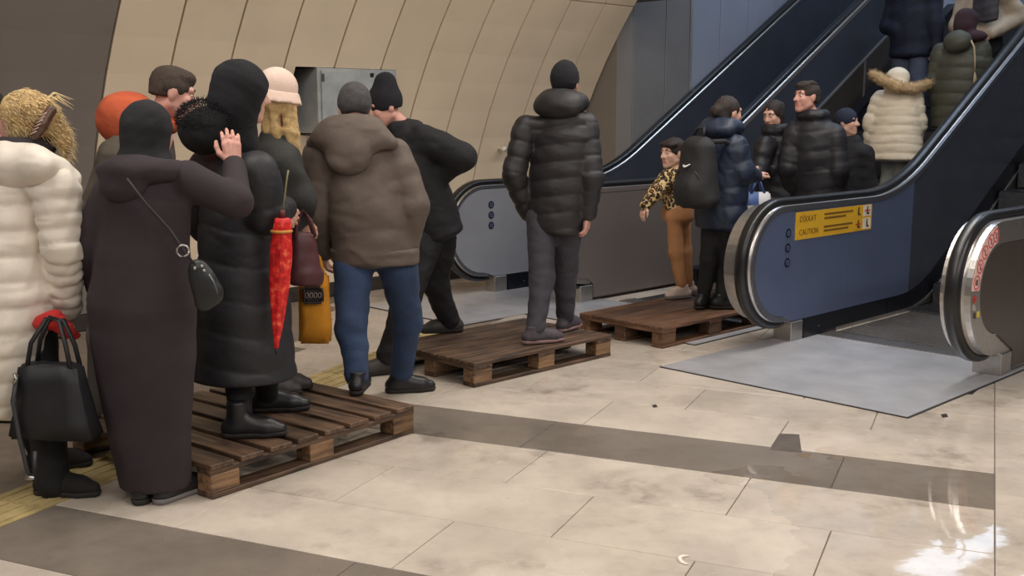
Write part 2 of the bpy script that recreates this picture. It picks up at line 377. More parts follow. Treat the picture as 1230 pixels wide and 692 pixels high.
# opening in the wall with a grey metal cabinet standing in it
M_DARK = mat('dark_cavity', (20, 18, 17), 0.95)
cav = thing('wall_cavity', 'dark square opening cut into the beige curved wall around the grey cabinet', 'opening', (0, 0, 0), ROTE)
hz0, hz1 = HOLE[2], HOLE[3]
V = [(HOLE[0], vy(hz0) + .03, hz0), (HOLE[1], vy(hz0) + .03, hz0), (HOLE[1], vy(hz1) + .03, hz1), (HOLE[0], vy(hz1) + .03, hz1),
     (HOLE[0], 8.05, hz0), (HOLE[1], 8.05, hz0), (HOLE[1], 8.05, hz1), (HOLE[0], 8.05, hz1)]
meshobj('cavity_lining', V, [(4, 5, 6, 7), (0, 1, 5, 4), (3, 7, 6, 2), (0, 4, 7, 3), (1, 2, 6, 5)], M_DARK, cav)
M_BOX = mat('worn_grey_sheet_metal', (168, 172, 172), 0.55, 0.1, var=0.16, scale=7, bump=0.15, bscale=20)
cab = thing('electrical_cabinet', 'worn grey sheet metal cabinet set into the beige curved wall', 'cabinet', WE(0, 0, 0), ROTE)
boxes('cabinet_body', [(4.925, 5.70, 7.205, 7.95, 1.40, 1.905)], M_BOX, cab, 0.004)
boxes('cabinet_door', [(4.955, 5.675, 7.187, 7.205, 1.42, 1.885)], M_BOX, cab, 0.003)
boxes('latch', [(5.42, 5.45, 7.178, 7.187, 1.845, 1.875)], mat('dark_latch', (48, 46, 46), 0.5, 0.6), cab)
boxes('hinge', [(4.952, 4.972, 7.178, 7.187, 1.80, 1.86)], mat('hinge_steel', (110, 112, 112), 0.4, 0.8), cab)
tube('cable_gland', [(5.50, 7.26, 1.905), (5.50, 7.26, 1.925), (5.53, 7.25, 1.945), (5.58, 7.25, 1.945)], 0.014, mat('pale_gland', (200, 196, 188), 0.5), cab)
fx = thing('wall_fitting', 'small white round fitting on the beige curved wall beside the walking man', 'fitting', (0, 0, 0), ROTE)
tube('stem', [(7.17, vy(1.23) - 0.02, 1.23), (7.17, vy(1.23) - 0.075, 1.225)], 0.012, mat('white_plastic', (226, 220, 208), 0.4), fx)
tube('knob', [(7.17, vy(1.23) - 0.07, 1.225), (7.17, vy(1.23) - 0.11, 1.22)], 0.026, mat('white_plastic', (226, 220, 208), 0.4), fx, 12)

# end wall, column and panelled side wall behind the far escalator
M_END = mat('grey_end_wall', (132, 124, 116), 0.6, var=0.05, scale=2)
M_COL = mat('grey_column_cladding', (134, 130, 128), 0.4, 0.2, var=0.05, scale=3)
M_SIDE = mat('pale_blue_grey_panel', (150, 154, 168), 0.4, 0.1, var=0.05, scale=2, rnd=0.03)
M_TRIM = mat('bright_steel_trim', (205, 203, 200), 0.3, 0.7, var=0.05)
we = boxes('wall_end', [(8.262, 8.50, 7.012, 9.6, 0.0, 6.5), (8.262, 8.5, 6.2, 7.012, 2.62, 6.5)], M_END); we.rotation_euler = (0, 0, ROTE); struct(we)
ws = boxes('wall_side', [(8.505, 20.0, 7.08, 7.4, 0.0, 7.5)], M_JOINT); ws.rotation_euler = (0, 0, ROTE); struct(ws)
boxes('column_cladding', [(8.51, 9.02, 7.012, 7.078, 0.02, 7.4)], M_COL, ws, 0.004)
boxes('column_cladding', [(9.03, 9.42, 7.012, 7.078, 0.02, 7.4)], M_COL, ws, 0.004)
boxes('edge_trim', [(9.425, 9.46, 7.004, 7.078, 0.02, 7.4)], M_TRIM, ws)
for k, (a, b) in enumerate([(9.47, 9.98), (9.99, 10.50), (10.51, 11.02), (11.03, 11.75), (11.76, 12.5), (12.51, 13.3), (13.31, 14.2), (14.21, 16), (16.01, 19.9)]):
    boxes('side_panel', [(a, b, 7.03, 7.078, 0.02, 7.4)], M_SIDE, ws, 0.003)
wb = boxes('wall_back', [(20.01, 20.2, -3.0, 7.4, 0.0, 7.5)], mat('dark_back_wall', (70, 74, 80), 0.7)); wb.rotation_euler = (0, 0, ROTE); struct(wb)
fu = boxes('floor_upper', [(13.02, 20.0, -3.0, 7.07, 2.35, 2.6)], mat('upper_floor_stone', (170, 160, 148), 0.5)); fu.rotation_euler = (0, 0, ROTE); struct(fu)
ceil = boxes('ceiling', [(-8, 8.26, -7, vy(4.1) + 0.05, 4.1, 4.25)], mat('ceiling_paint', (190, 182, 170), 0.9)); ceil.rotation_euler = (0, 0, ROTE); struct(ceil)
def emit(name, col, s):
    m = bpy.data.materials.new(name); m.use_nodes = True; b = m.node_tree.nodes['Principled BSDF']
    b.inputs['Base Color'].default_value = (0.8, 0.8, 0.8, 1); b.inputs['Emission Color'].default_value = (*col, 1); b.inputs['Emission Strength'].default_value = s; return m
ML1 = emit('warm_lamp_diffuser', (1.0, 0.945, 0.875), 3.0); ML2 = emit('added_cool_diffuser', (0.62, 0.78, 1.0), 1.6)
HT = mat('lamp_housing', (200, 198, 194), 0.5)
for i, (a, b) in enumerate(HALL_LAMPS):
    t = thing('ceiling_lamp', 'unseen long warm white lamp under the hall ceiling', 'lamp', WE(a, b, 4.0), ROTE, 'hall ceiling lamps')
    boxes('housing', [(-1.12, 1.12, -0.3, 0.3, 0.02, 0.0999)], HT, t); boxes('diffuser', [(-1.1, 1.1, -0.28, 0.28, 0.0, 0.02)], ML1, t)
for i, (a, b, zl) in enumerate(ADDED_COOL_LAMPS):
    t = thing('added_cool_lamp', 'unseen long cool white lamp added above the escalators', 'lamp', WE(a, b, zl + 0.02), ROTE, 'added escalator well lamps')
    boxes('housing', [(-1.32, 1.32, -0.37, 0.37, 0.02, 0.1)], HT, t); boxes('diffuser', [(-1.3, 1.3, -0.35, 0.35, 0.0, 0.02)], ML2, t)
    for q in (-1, 1): boxes('suspension_rod', [(q - 0.01, q + 0.01, -0.01, 0.01, 0.1, 1.6)], HT, t)

# ------------------------------------------------------------------ escalators
T30 = math.tan(math.radians(30))
RB = 8.02           # where flat rail meets the slope
RAD = 0.405; ZC = 0.55; XN = 6.385
EEND = 13.0
def smooth_bend(e, e0, z0, w=0.45):
    d = e - e0
    if d < -w: return z0
    if d > w: return z0 + d * T30
    return z0 + T30 * (d + w) ** 2 / (4 * w)
def railz(e, off=0.0): return smooth_bend(e, RB + off * math.tan(math.radians(15)), ZC + RAD - off)
SAMP0 = SAMP = [6.6, 7.0, 7.3] + [7.45 + 0.1 * k for k in range(11)] + [8.8, 9.5, 11, 12, EEND]
NSH = [0.0]
def newel_path(off, start=-90):
    pts = []; r = RAD - off
    for k in range(25):
        a = math.radians(start - (180 + (start + 90)) * k / 24)   # from the bottom round the front to the top
        pts.append((XN + NSH[0] + r * math.cos(a), ZC + r * math.sin(a)))
    return pts
def skirt_top(e): return smooth_bend(e, 8.37, 0.145, 0.3)
def skirt_bot(e): return smooth_bend(e, 8.50, 0.004, 0.3)
M_STEEL = mat('brushed_steel', (176, 172, 168), 0.28, 0.85, var=0.08, scale=30)
M_STEELD = mat('satin_steel', (132, 134, 142), 0.35, 0.8, var=0.08, scale=30)
M_TRIM2 = mat('pale_aluminium_trim', (120, 118, 116), 0.45, 0.2, var=0.05)
M_STEELB = mat('steel_panel_blue_reflection', (118, 132, 166), 0.30, 0.55, var=0.06, scale=3)  # bluish light reflected by the grey steel, put into its base colour
M_STEELG = mat('grey_steel_panel', (158, 160, 168), 0.35, 0.35, var=0.06, scale=3)
M_BLACKP = mat('black_glossy_panel', (64, 67, 76), 0.2, 0.0, var=0.08, scale=3)
M_BLACKS = mat('black_skirt_panel', (18, 20, 28), 0.3, 0.0)
M_RUBBER = mat('black_handrail_rubber', (26, 25, 26), 0.32, 0.0)
M_BROWN = mat('brown_grey_cladding', (114, 106, 102), 0.4, 0.25, var=0.06, scale=2)
M_BROWND = mat('dark_brown_cladding', (84, 74, 68), 0.35, 0.4, var=0.06, scale=2)
M_BTN = mat('navy_button_disc', (30, 36, 58), 0.4)
M_STEP = mat('dark_ribbed_steel', (96, 96, 100), 0.35, 0.8, var=0.15, scale=20)
M_PLATE = mat('worn_steel_plate', (198, 198, 202), 0.24, 0.35, var=0.12, scale=4, bump=0.08, bscale=8)
RAILPROF = [(-.042, -.008), (-.042, .018), (-.034, .032), (-.018, .038), (.018, .038), (.034, .032), (.042, .018), (.042, -.008)]
def balustrade(esc, name, y, T, spec):
    """y: right-hand face; the wall is T thick towards +y"""
    NSH[0] = sh = spec.get('shift', 0.0); xn = XN + sh; SAMP = [e for e in SAMP0 if e > xn + 0.1]
    core = [p for p in newel_path(0.012)]
    core += [(e, railz(e, 0.012)) for e in SAMP]
    core += [(EEND, 0.02)] + [(6.52 + sh * .4, 0.02), (6.52 + sh * .4, 0.13)]
    root = prism(name, core, y + 0.012, y + T, spec['core'], esc)
    yr = y + spec['rail_y']
    path = [np.array([x, yr, z]) for x, z in newel_path(0.0, -80)] + [np.array([e, yr, railz(e)]) for e in SAMP]
    sweep('handrail', path, RAILPROF, M_RUBBER, root)
    guide = [np.array([x, yr, z]) for x, z in newel_path(0.022, -84)] + [np.array([e, yr, railz(e, 0.022)]) for e in SAMP]
    sweep('handrail_guide', guide, [(-.06, -.012), (-.06, .012), (.06, .012), (.06, -.012)], M_STEEL, root)
    # bright rim on the right-hand face
    off0, off1 = 0.0, spec['rim']
    rim = newel_path(0.012) + [(e, railz(e, 0.012)) for e in SAMP if e <= EEND]
    rin = newel_path(off1) + [(e, railz(e, off1)) for e in SAMP if e <= EEND]
    prism('rim', rim + rin[::-1], y - 0.004, y + 0.0115, spec.get('rimm', M_STEEL), root)
    # face panels
    edges = spec['panels']
    for i in range(len(edges) - 1):
        (a0, m), (a1, _) = edges[i], edges[i + 1]
        sl = spec.get('slant', 0.0)
        top = [(e, railz(e, off1 + 0.003)) for e in [a0] + [s for s in SAMP if a0 < s < a1] + [a1]]
        low = spec['low']
        es = [e for e in [a0 + 0.0] + sorted(set(SAMP + [8.0, 8.1, 8.2, 8.3, 8.4, 8.5, 8.6, 8.7])) + [a1] if a0 <= e <= a1]
        bot = [(e, low(e) + 0.003) for e in sorted(set(es))]
        if i == 0:
            if spec['clad']:
                bot = [(a1, low(a1) + 0.003), (6.66 + sh * .4, low(6.7) + 0.003), (6.66 + sh * .4, 0.148)]
                poly = newel_path(off1 + 0.003) + [q for q in top if q[0] > xn + 0.05] + bot
                poly = [(x, max(z, 0.148) if x < 6.66 + sh * .4 else z) for x, z in poly]
            else:
                poly = newel_path(off1 + 0.003) + [q for q in top if q[0] > xn + 0.05] + [q for q in bot if q[0] >= 6.5][::-1]
                poly = [(x, max(z, low(6.6) + 0.003)) for x, z in poly]
        else:
            poly = top + bot[::-1]
            poly = [(e + (0.003 if e == a0 else 0), z) for e, z in poly]
        prism('side_panel', poly, y, y + 0.0115, m, root)
    if spec['skirt']:
        es = sorted(set([6.66, 7.0, 7.5, 7.78] + [8.0 + 0.1 * k for k in range(9)] + [9.5, 11, EEND]))
        for a0, a1 in ((6.66, 7.87), (7.88, EEND)):
            q = [e for e in es if a0 < e < a1]; q = [a0] + q + [a1]
            prism('skirt_panel', [(e, skirt_top(e)) for e in q] + [(e, skirt_bot(e)) for e in q[::-1]], y - 0.002, y + 0.0115, M_BLACKS, root)
        q = [7.1, 7.5, 8.0] + [8.1 + 0.1 * k for k in range(8)] + [9.5, 11, EEND]
        prism('skirt_trim', [(e, skirt_bot(e) + 0.022) for e in q] + [(e, skirt_bot(e)) for e in q[::-1]], y - 0.008, y - 0.002, M_STEEL, root)
        boxes('fixing_screw', [(6.86, 6.872, y - 0.004, y - 0.002, 0.06, 0.072)], M_STEEL, root)
    boxes('newel_foot', [(6.50 + sh * .4, 6.65 + sh * .4, y - 0.002, y + T, 0.004, 0.14)], M_STEEL, root, 0.004)
    if spec.get('cap'):
        capp = newel_path(0.012) + [(6.75, railz(6.75, 0.012)), (6.75, 0.14), (6.5, 0.14)]
        prism('newel_cap', capp, y + T + 0.001, y + spec['cap'], M_STEEL, root)
    for bz in spec.get('buttons', []):
        disc('button_disc', (spec['bx'], y - 0.004, bz), 0.033, M_BTN, root)
        disc('button_ring', (spec['bx'], y - 0.006, bz), 0.017, mat('button_symbol_grey', (92, 100, 122), 0.5), root, inner=0.010)
    return root
def disc(name, c, r, m, parent, inner=0.0, n=20, d=0.003):
    """flat disc or ring facing local -y"""
    V = []; F = []
    for yy in (c[1], c[1] + d):
        for rr in ([r] if not inner else [r, inner]):
            for k in range(n):
                a = 2 * math.pi * k / n; V.append((c[0] + rr * math.cos(a), yy, c[2] + rr * math.sin(a)))
    if inner:
        for k in range(n):
            j = (k + 1) % n; F += [(k, j, n + j, n + k), (k, 2 * n + k, 2 * n + j, j), (n + k, n + j, 3 * n + j, 3 * n + k), (2 * n + k, 3 * n + k, 3 * n + j, 2 * n + j)]
    else:
        F = [tuple(range(n)), tuple(range(2 * n - 1, n - 1, -1))] + [(k, k + n, (k + 1) % n + n, (k + 1) % n) for k in range(n)]
    o = meshobj(name, V, F, m, parent)
    bm = bmesh.new(); bm.from_mesh(o.data); bmesh.ops.recalc_face_normals(bm, faces=bm.faces); bm.to_mesh(o.data); bm.free(); return o
def stepz(e): return 0.0 if e < 8.5 else (e - 8.5) * T30
def steps(esc, y0, y1, e0, n):
    """escalator treads with ribs and curved risers, each its own part"""
    cache = {}
    V = []; F = []
    def addb(b):
        v, f = box_vf(*b); F.extend([tuple(i + len(V) for i in q) for q in f]); V.extend(v)
    addb((0.0, 0.395, y0, y1, -0.22, -0.012))
    k = 0; w = 0.024
    while y0 + k * w + 0.012 < y1:
        addb((0.0, 0.393, y0 + k * w, y0 + k * w + 0.012, -0.012, 0.0)); k += 1
    me = bpy.data.meshes.new('escalator_step'); me.from_pydata(V, [], F); me.materials.append(M_STEP)
    for i in range(n):
        e = e0 + 0.4 * i; z = 0.0
        ez = e + 0.2
        if ez > 8.1: z = max(0.0, (ez - 8.5) * T30) if ez > 8.7 else max(0, (ez - 8.1) ** 2 * 0.25)
        o = link(bpy.data.objects.new('escalator_step', me), esc); o.location = (e, 0, z + 0.004)
def landing(esc, y0, y1, e0, e1_, trimside=False):
    p = boxes('landing_plate', [(e0, e1_, y0, y1, 0.001, 0.006)], M_PLATE, esc)
    boxes('plate_edge', [(e0 - 0.012, e0, y0, y1, 0.001, 0.0055)], mat('dark_plate_edge', (52, 48, 46), 0.7), p)
    boxes('plate_edge', [(e0 - 0.012, e1_, y0 - 0.012, y0, 0.001, 0.0055)], M_TRIM if trimside else mat('dark_plate_edge', (52, 48, 46), 0.7), p)
    return p
def comb(esc, y0, y1, e):
    V = []; F = []
    def addb(b):
        v, f = box_vf(*b); F.extend([tuple(i + len(V) for i in q) for q in f]); V.extend(v)
    addb((e - 0.16, e, y0, y1, 0.006, 0.012))
    k = 0
    while y0 + 0.024 * k + 0.010 < y1:
        addb((e, e + 0.05, y0 + 0.024 * k + 0.013, y0 + 0.024 * k + 0.022, 0.002, 0.011)); k += 1
    meshobj('comb_plate', V, F, M_STEEL, esc)

esc1 = thing('escalator', 'far narrow escalator with grey newel panel against the beige vaulted wall', 'escalator', (0, 0, 0), ROTE)
balustrade(esc1, 'balustrade', 6.88, 0.12, dict(clad=False, core=M_STEELD, rail_y=0.06, rim=0.04, rimm=M_STEELD, low=skirt_top, skirt=True,
    panels=[(6.5, M_STEELG), (7.45, M_BLACKP), (9.2, M_BLACKP), (11.0, M_BLACKP), (EEND, None)], buttons=[0.775, 0.685, 0.595], bx=6.46))
balustrade(esc1, 'balustrade', 5.98, 0.12, dict(clad=True, shift=0.32, core=M_BROWND, rail_y=0.06, rim=0.05, low=lambda e: max(0.03, smooth_bend(e, 8.9, 0.03, 0.3)), skirt=False,
    panels=[(6.5, M_BROWN), (8.3, M_BLACKP), (9.9, M_BLACKP), (11.2, M_BLACKP), (EEND, None)], rimm=M_BROWN))
landing(esc1, 5.96, 7.15, 5.27, 6.9, True); comb(esc1, 6.25, 6.86, 7.06); steps(esc1, 6.24, 6.86, 7.08, 15)
esc2 = thing('escalator', 'crowded middle escalator carrying people up between dark panels', 'escalator', (0, 0, 0), ROTE)
landing(esc2, 4.32, 5.94, 5.95, 6.9); comb(esc2, 4.5, 5.8, 7.06); steps(esc2, 4.5, 5.8, 7.08, 15)
# inner decking rail and cladding joints on the far side of the crowded escalator
q = [8.5, 9.0, 10, 11, 12, 13]
def decz(e): return railz(e) - 0.64
prism('decking_trim', [(e, decz(e) + 0.012) for e in q] + [(e, decz(e) - 0.014) for e in q[::-1]], 5.962, 5.978, M_TRIM2, esc2)
prism('inner_cladding', [(e, decz(e) - 0.015) for e in q] + [(e, max(0.02, decz(e) - 0.9)) for e in q[::-1]], 5.968, 5.978, M_BROWND, esc2)
for e in (9.4, 11.18, 12.9):
    boxes('cladding_joint', [(e - 0.014, e + 0.014, 5.960, 5.968, decz(e) - 0.80, decz(e) - 0.02)], M_TRIM2, esc2)
for a, b_ in ((4.065, 4.49), (5.81, 5.92)):
    prism('inner_deck', [(e, smooth_bend(e, 8.37, 0.145, 0.3) + 0.02) for e in (8.0, 8.3, 8.5, 9, 11, EEND)] + [(EEND, 0.01), (9, 0.01), (8.0, 0.01)], a, b_, M_BLACKS, esc2)
esc3 = thing('escalator', 'nearest empty escalator with blue-lit steel side, yellow sticker and wet landing plate', 'escalator', (0, 0, 0), ROTE)
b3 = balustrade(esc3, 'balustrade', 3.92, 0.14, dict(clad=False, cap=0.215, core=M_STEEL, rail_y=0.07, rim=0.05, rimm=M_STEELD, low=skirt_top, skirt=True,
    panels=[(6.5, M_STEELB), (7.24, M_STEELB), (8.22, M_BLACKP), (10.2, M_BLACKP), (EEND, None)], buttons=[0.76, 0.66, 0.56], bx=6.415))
b4 = balustrade(esc3, 'balustrade', 2.50, 0.17, dict(clad=True, core=M_STEEL, rail_y=0.09, rim=0.14, low=lambda e: 0.03 if e < 8.9 else 0.03, skirt=False,
    panels=[(6.5, M_BROWND), (8.4, M_BROWND), (10.5, M_BROWND), (EEND, None)]))
landing(esc3, 2.48, 4.08, 5.27, 6.86); comb(esc3, 2.84, 3.90, 7.0); steps(esc3, 2.84, 3.90, 7.02, 15)

# yellow warning sticker on the nearest balustrade
ws_ = thing('warning_sign', 'yellow rectangular warning sticker with two text rows and pictograms on blue-lit steel balustrade', 'sign', (0, 0, 0), ROTE)
YS = 3.92
M_YEL = mat('yellow_sticker', (222, 172, 44), 0.45, var=0.06); M_INK = mat('sticker_ink', (120, 84, 24), 0.6); M_RED = mat('sticker_red', (196, 52, 40), 0.5); M_WHT = mat('sticker_white', (226, 214, 190), 0.5)
boxes('sticker_plate', [(6.50, 7.55, YS - 0.004, YS - 0.001, 0.705, 0.893)], M_YEL, ws_)
def MX(x, y, z): return Matrix(((1, 0, 0, x), (0, 0, -1, y), (0, 1, 0, z), (0, 0, 0, 1)))
text('lettering', 'D\u0130KKAT', 0.058, MX(6.545, YS - 0.0052, 0.825), M_INK, ws_)
text('lettering', 'CAUTION', 0.056, MX(6.545, YS - 0.0052, 0.735), M_INK, ws_)
for zz, L_ in ((0.86, 0.40), (0.832, 0.30), (0.772, 0.40), (0.744, 0.34)):
    boxes('text_row', [(6.87, 6.87 + L_, YS - 0.0052, YS - 0.004, zz - 0.008, zz + 0.006)], M_INK, ws_)
for i, (xx, zz, red) in enumerate(((7.29, 0.808, 0), (7.42, 0.808, 1), (7.29, 0.715, 1), (7.42, 0.715, 0))):
    boxes('pictogram', [(xx, xx + 0.115, YS - 0.0052, YS - 0.004, zz, zz + 0.08)], M_YEL if i % 2 == 0 else M_WHT, ws_)
    p_ = boxes('pictogram_figure', [(xx + 0.05, xx + 0.068, YS - 0.0064, YS - 0.0052, zz + 0.014, zz + 0.056), (xx + 0.068, xx + 0.088, YS - 0.0064, YS - 0.0052, zz + 0.012, zz + 0.026)], mat('pictogram_ink', (62, 44, 34), 0.6), ws_)
    disc('pictogram_head', (xx + 0.062, YS - 0.0064, zz + 0.064), 0.009, mat('pictogram_ink', (62, 44, 34), 0.6), ws_, d=0.001)
    if red: boxes('pictogram_bar', [(xx + 0.02, xx + 0.10, YS - 0.0070, YS - 0.0064, zz + 0.036, zz + 0.046)], M_RED, ws_)
# strip of prohibition stickers round the newel of the near balustrade
st = thing('sticker_strip', 'pale pink curved strip of red prohibition circles on the near newel', 'sign', (0, 0, 0), ROTE)
Y4 = 2.50
def arcband(r0, r1, a0, a1, n=24):
    o_ = [(XN + r0 * math.cos(math.radians(a0 + (a1 - a0) * k / n)), ZC + r0 * math.sin(math.radians(a0 + (a1 - a0) * k / n))) for k in range(n + 1)]
    i_ = [(XN + r1 * math.cos(math.radians(a0 + (a1 - a0) * k / n)), ZC + r1 * math.sin(math.radians(a0 + (a1 - a0) * k / n))) for k in range(n, -1, -1)]
    return o_ + i_
prism('strip_base', arcband(0.385, 0.285, 176, 104), Y4 - 0.0065, Y4 - 0.004, mat('pale_pink_sticker', (226, 190, 184), 0.5), st)
for a in (168, 152, 136, 120, 108):
    x, z = XN + 0.335 * math.cos(math.radians(a)), ZC + 0.335 * math.sin(math.radians(a))
    disc('prohibition_ring', (x, Y4 - 0.008, z), 0.042, mat('sticker_red_ring', (206, 92, 88), 0.5), st, inner=0.033, d=0.0012)
    if a == 168:
        for dx in (-0.010, 0.010): boxes('sole_mark', [(x + dx - 0.006, x + dx + 0.006, Y4 - 0.008, Y4 - 0.0066, z - 0.016, z + 0.018)], mat('pictogram_ink', (62, 44, 34), 0.6), st)
    else:
        p_ = prism('slash', [(x - 0.027, z + 0.020), (x - 0.021, z + 0.026), (x + 0.027, z - 0.020), (x + 0.021, z - 0.026)], Y4 - 0.0078, Y4 - 0.0066, mat('sticker_red_ring', (206, 92, 88), 0.5), st)
        tube('pictogram_figure', [(x, Y4 - 0.0075, z - 0.018), (x, Y4 - 0.0075, z + 0.016)], 0.005, mat('pictogram_grey', (150, 110, 108), 0.6), st, 6)
disc('red_dot', (XN + 0.34 * math.cos(math.radians(184)), Y4 - 0.008, ZC + 0.34 * math.sin(math.radians(184))), 0.02, M_RED, st, inner=0.01)
for a, c_ in ((192, (170, 160, 150)), (200, (70, 60, 56)), (203, (206, 182, 70))):
    x, z = XN + (0.345 if a != 203 else 0.30) * math.cos(math.radians(a)), ZC + (0.345 if a != 203 else 0.30) * math.sin(math.radians(a))
    prism('sticker_scrap', [(x - 0.02, z - 0.012), (x + 0.018, z - 0.02), (x + 0.012, z + 0.016), (x - 0.012, z + 0.02)], Y4 - 0.0065, Y4 - 0.004, mat('scrap_%d' % a, c_, 0.6), st)

# ------------------------------------------------------------------ pallets
def plank(name, L_, W_, H_, m, parent, loc, rz=0.0, jit=0.004):
    o = boxes(name, [(-L_ / 2, L_ / 2, -W_ / 2, W_ / 2, -H_ / 2, H_ / 2)], m, parent, 0.003)
    o.location = (loc[0], loc[1], loc[2]); o.rotation_euler = (0, 0, rz + random.uniform(-jit, jit)); return o
def pallet(label, near, ang, Lx, Wy, nboards, along, bw, mtop, mblk):
    """near: world xy of the near corner; local x along the camera-facing long side"""
    t = thing('pallet', label, 'pallet', (near[0], near[1], 0), ang, 'wooden pallets laid over the wet floor')
    if along == 'y':      # top boards run across
        gap = (Lx - nboards * bw) / (nboards - 1)
        for i in range(nboards): plank('top_board', Wy, bw, 0.022, mtop, t, (bw / 2 + i * (bw + gap), Wy / 2, 0.133), math.pi / 2)
        for y in (0.05, Wy / 2, Wy - 0.05): plank('stringer_board', Lx, 0.095, 0.022, mtop, t, (Lx / 2, y, 0.111))
    else:
        gap = (Wy - nboards * bw) / (nboards - 1)
        for i in range(nboards): plank('top_board', Lx, bw, 0.022, mtop, t, (Lx / 2, bw / 2 + i * (bw + gap), 0.133))
        for x in (0.0725, Lx / 2, Lx - 0.0725): plank('stringer_board', Wy, 0.145, 0.022, mtop, t, (x, Wy / 2, 0.111), math.pi / 2)
    for x in (0.0725, Lx / 2, Lx - 0.0725):
        for y in (0.05, Wy / 2, Wy - 0.05):
            plank('block', 0.14, 0.096, 0.077, mblk, t, (x, y, 0.0612))
    for y in (0.05, Wy / 2, Wy - 0.05): plank('bottom_board', Lx, 0.098, 0.021, mtop, t, (Lx / 2, y, 0.0115))
    return t
PAL = 0.145
p1 = pallet('large dark wet pallet with wide slats under the woman in the long black puffer coat', WE(2.09, 3.885), ROTE + math.atan2(0.16, 1.18), 1.2, 1.05, 8, 'y', 0.118, WOOD_DARK, WOOD_LIGHT)
p2 = pallet('small weathered pallet under the walking man in the black puffer jacket', WE(4.09, 4.50), ROTE, 1.2, 0.8, 7, 'x', 0.102, WOOD_DARK, WOOD_LIGHT)
p3 = pallet('soaked brown pallet under the child and the woman with the backpack', WE(5.70, 4.40), ROTE - 0.01, 1.19, 0.76, 6, 'x', 0.123, WOOD_WET, WOOD_WET)
p4 = pallet('dark pallet at the foot of the crowded escalator behind the newel', WE(6.95, 4.52), ROTE, 1.2, 0.8, 7, 'x', 0.10, WOOD_DARK, WOOD_DARK)
# ------------------------------------------------------------------ people: smooth implicit surfaces
def cap(a, b, ra, rb=None, tag='t'): return dict(k='c', a=np.asarray(a, float), b=np.asarray(b, float), ra=ra, rb=ra if rb is None else rb, tag=tag)
def ell(c, R, rad, tag='t'): return dict(k='e', c=np.asarray(c, float), R=np.asarray(R, float), r=np.asarray(rad, float), tag=tag)
def tor(a, b, wa, da, wb, db, f, end=0.05, tag='t'):
    return dict(k='t', a=np.asarray(a, float), b=np.asarray(b, float), wa=wa, wb=wb, da=da, db=db, f=np.asarray(f, float), end=end, tag=tag)
def chain(pts, rad, tag='t'):
    rad = rad if isinstance(rad, (list, tuple)) else [rad] * len(pts)
    return [cap(pts[i], pts[i + 1], rad[i], rad[i + 1], tag) for i in range(len(pts) - 1)]
def pdist(p, X):
    """distance of points X to primitive p, and axial coordinate"""
    if p['k'] == 'e':
        q = (X - p['c']) @ p['R'].T / p['r']; l = np.sqrt((q * q).sum(1) + 1e-12)
        g = q / p['r']; gl = np.sqrt((g * g).sum(1) + 1e-12)
        return l * (l - 1) / gl, X[:, 2] * 0
    ab = p['b'] - p['a']; L2 = ab @ ab + 1e-12; t = np.clip((X - p['a']) @ ab / L2, 0, 1)
    q = X - p['a'] - t[:, None] * ab
    if p['k'] == 'c':
        return np.sqrt((q * q).sum(1)) - (p['ra'] + (p['rb'] - p['ra']) * t), t * math.sqrt(L2)
    ax = ab / math.sqrt(L2); f = p['f'] - ax * (p['f'] @ ax); f = f / np.linalg.norm(f); s = np.cross(ax, f)
    w = p['wa'] + (p['wb'] - p['wa']) * t; d = p['da'] + (p['db'] - p['da']) * t
    qs = q @ s / w; qf = q @ f / d; qa = q @ ax / p['end']
    l = np.sqrt(qs * qs + qf * qf + qa * qa + 1e-12)
    gl = np.sqrt((qs / w) ** 2 + (qf / d) ** 2 + (qa / p['end']) ** 2 + 1e-12)
    return np.where(l < 0.3, (l - 1) * np.minimum(w, d), l * (l - 1) / gl), t * math.sqrt(L2)
def bbox(prims, pad):
    lo = np.full(3, 1e9); hi = -lo
    for p in prims:
        if p['k'] == 'e':
            ext = np.sqrt(((p['R'] * p['r'][:, None]) ** 2).sum(0)); lo = np.minimum(lo, p['c'] - ext); hi = np.maximum(hi, p['c'] + ext)
        else:
            r = max(p['ra'], p['rb']) if p['k'] == 'c' else max(p['wa'], p['wb'], p['da'], p['db'])
            for q in (p['a'], p['b']): lo = np.minimum(lo, q - r); hi = np.maximum(hi, q + r)
    return lo - pad, hi + pad
def field(prims, X, k, sub=(), ksub=0.01, cuts=()):
    D = None; T_ = None
    for p in prims:                     # stacked torso slices join without a bulge
        if p['k'] == 't':
            d, _ = pdist(p, X); T_ = d if T_ is None else np.minimum(T_, d)
    D = T_
    for p in prims:
        if p['k'] == 't': continue
        d, _ = pdist(p, X)
        if D is None: D = d
        else:
            h = np.clip(0.5 + 0.5 * (d - D) / k, 0, 1); D = d * (1 - h) + D * h - k * h * (1 - h)
    for p in sub:
        d, _ = pdist(p, X); h = np.clip(0.5 - 0.5 * (D + d) / ksub, 0, 1); D = D * (1 - h) - d * h + ksub * h * (1 - h)
    for pt, n_ in cuts: D = np.maximum(D, (X - np.asarray(pt, float)) @ nrm(n_))
    return D
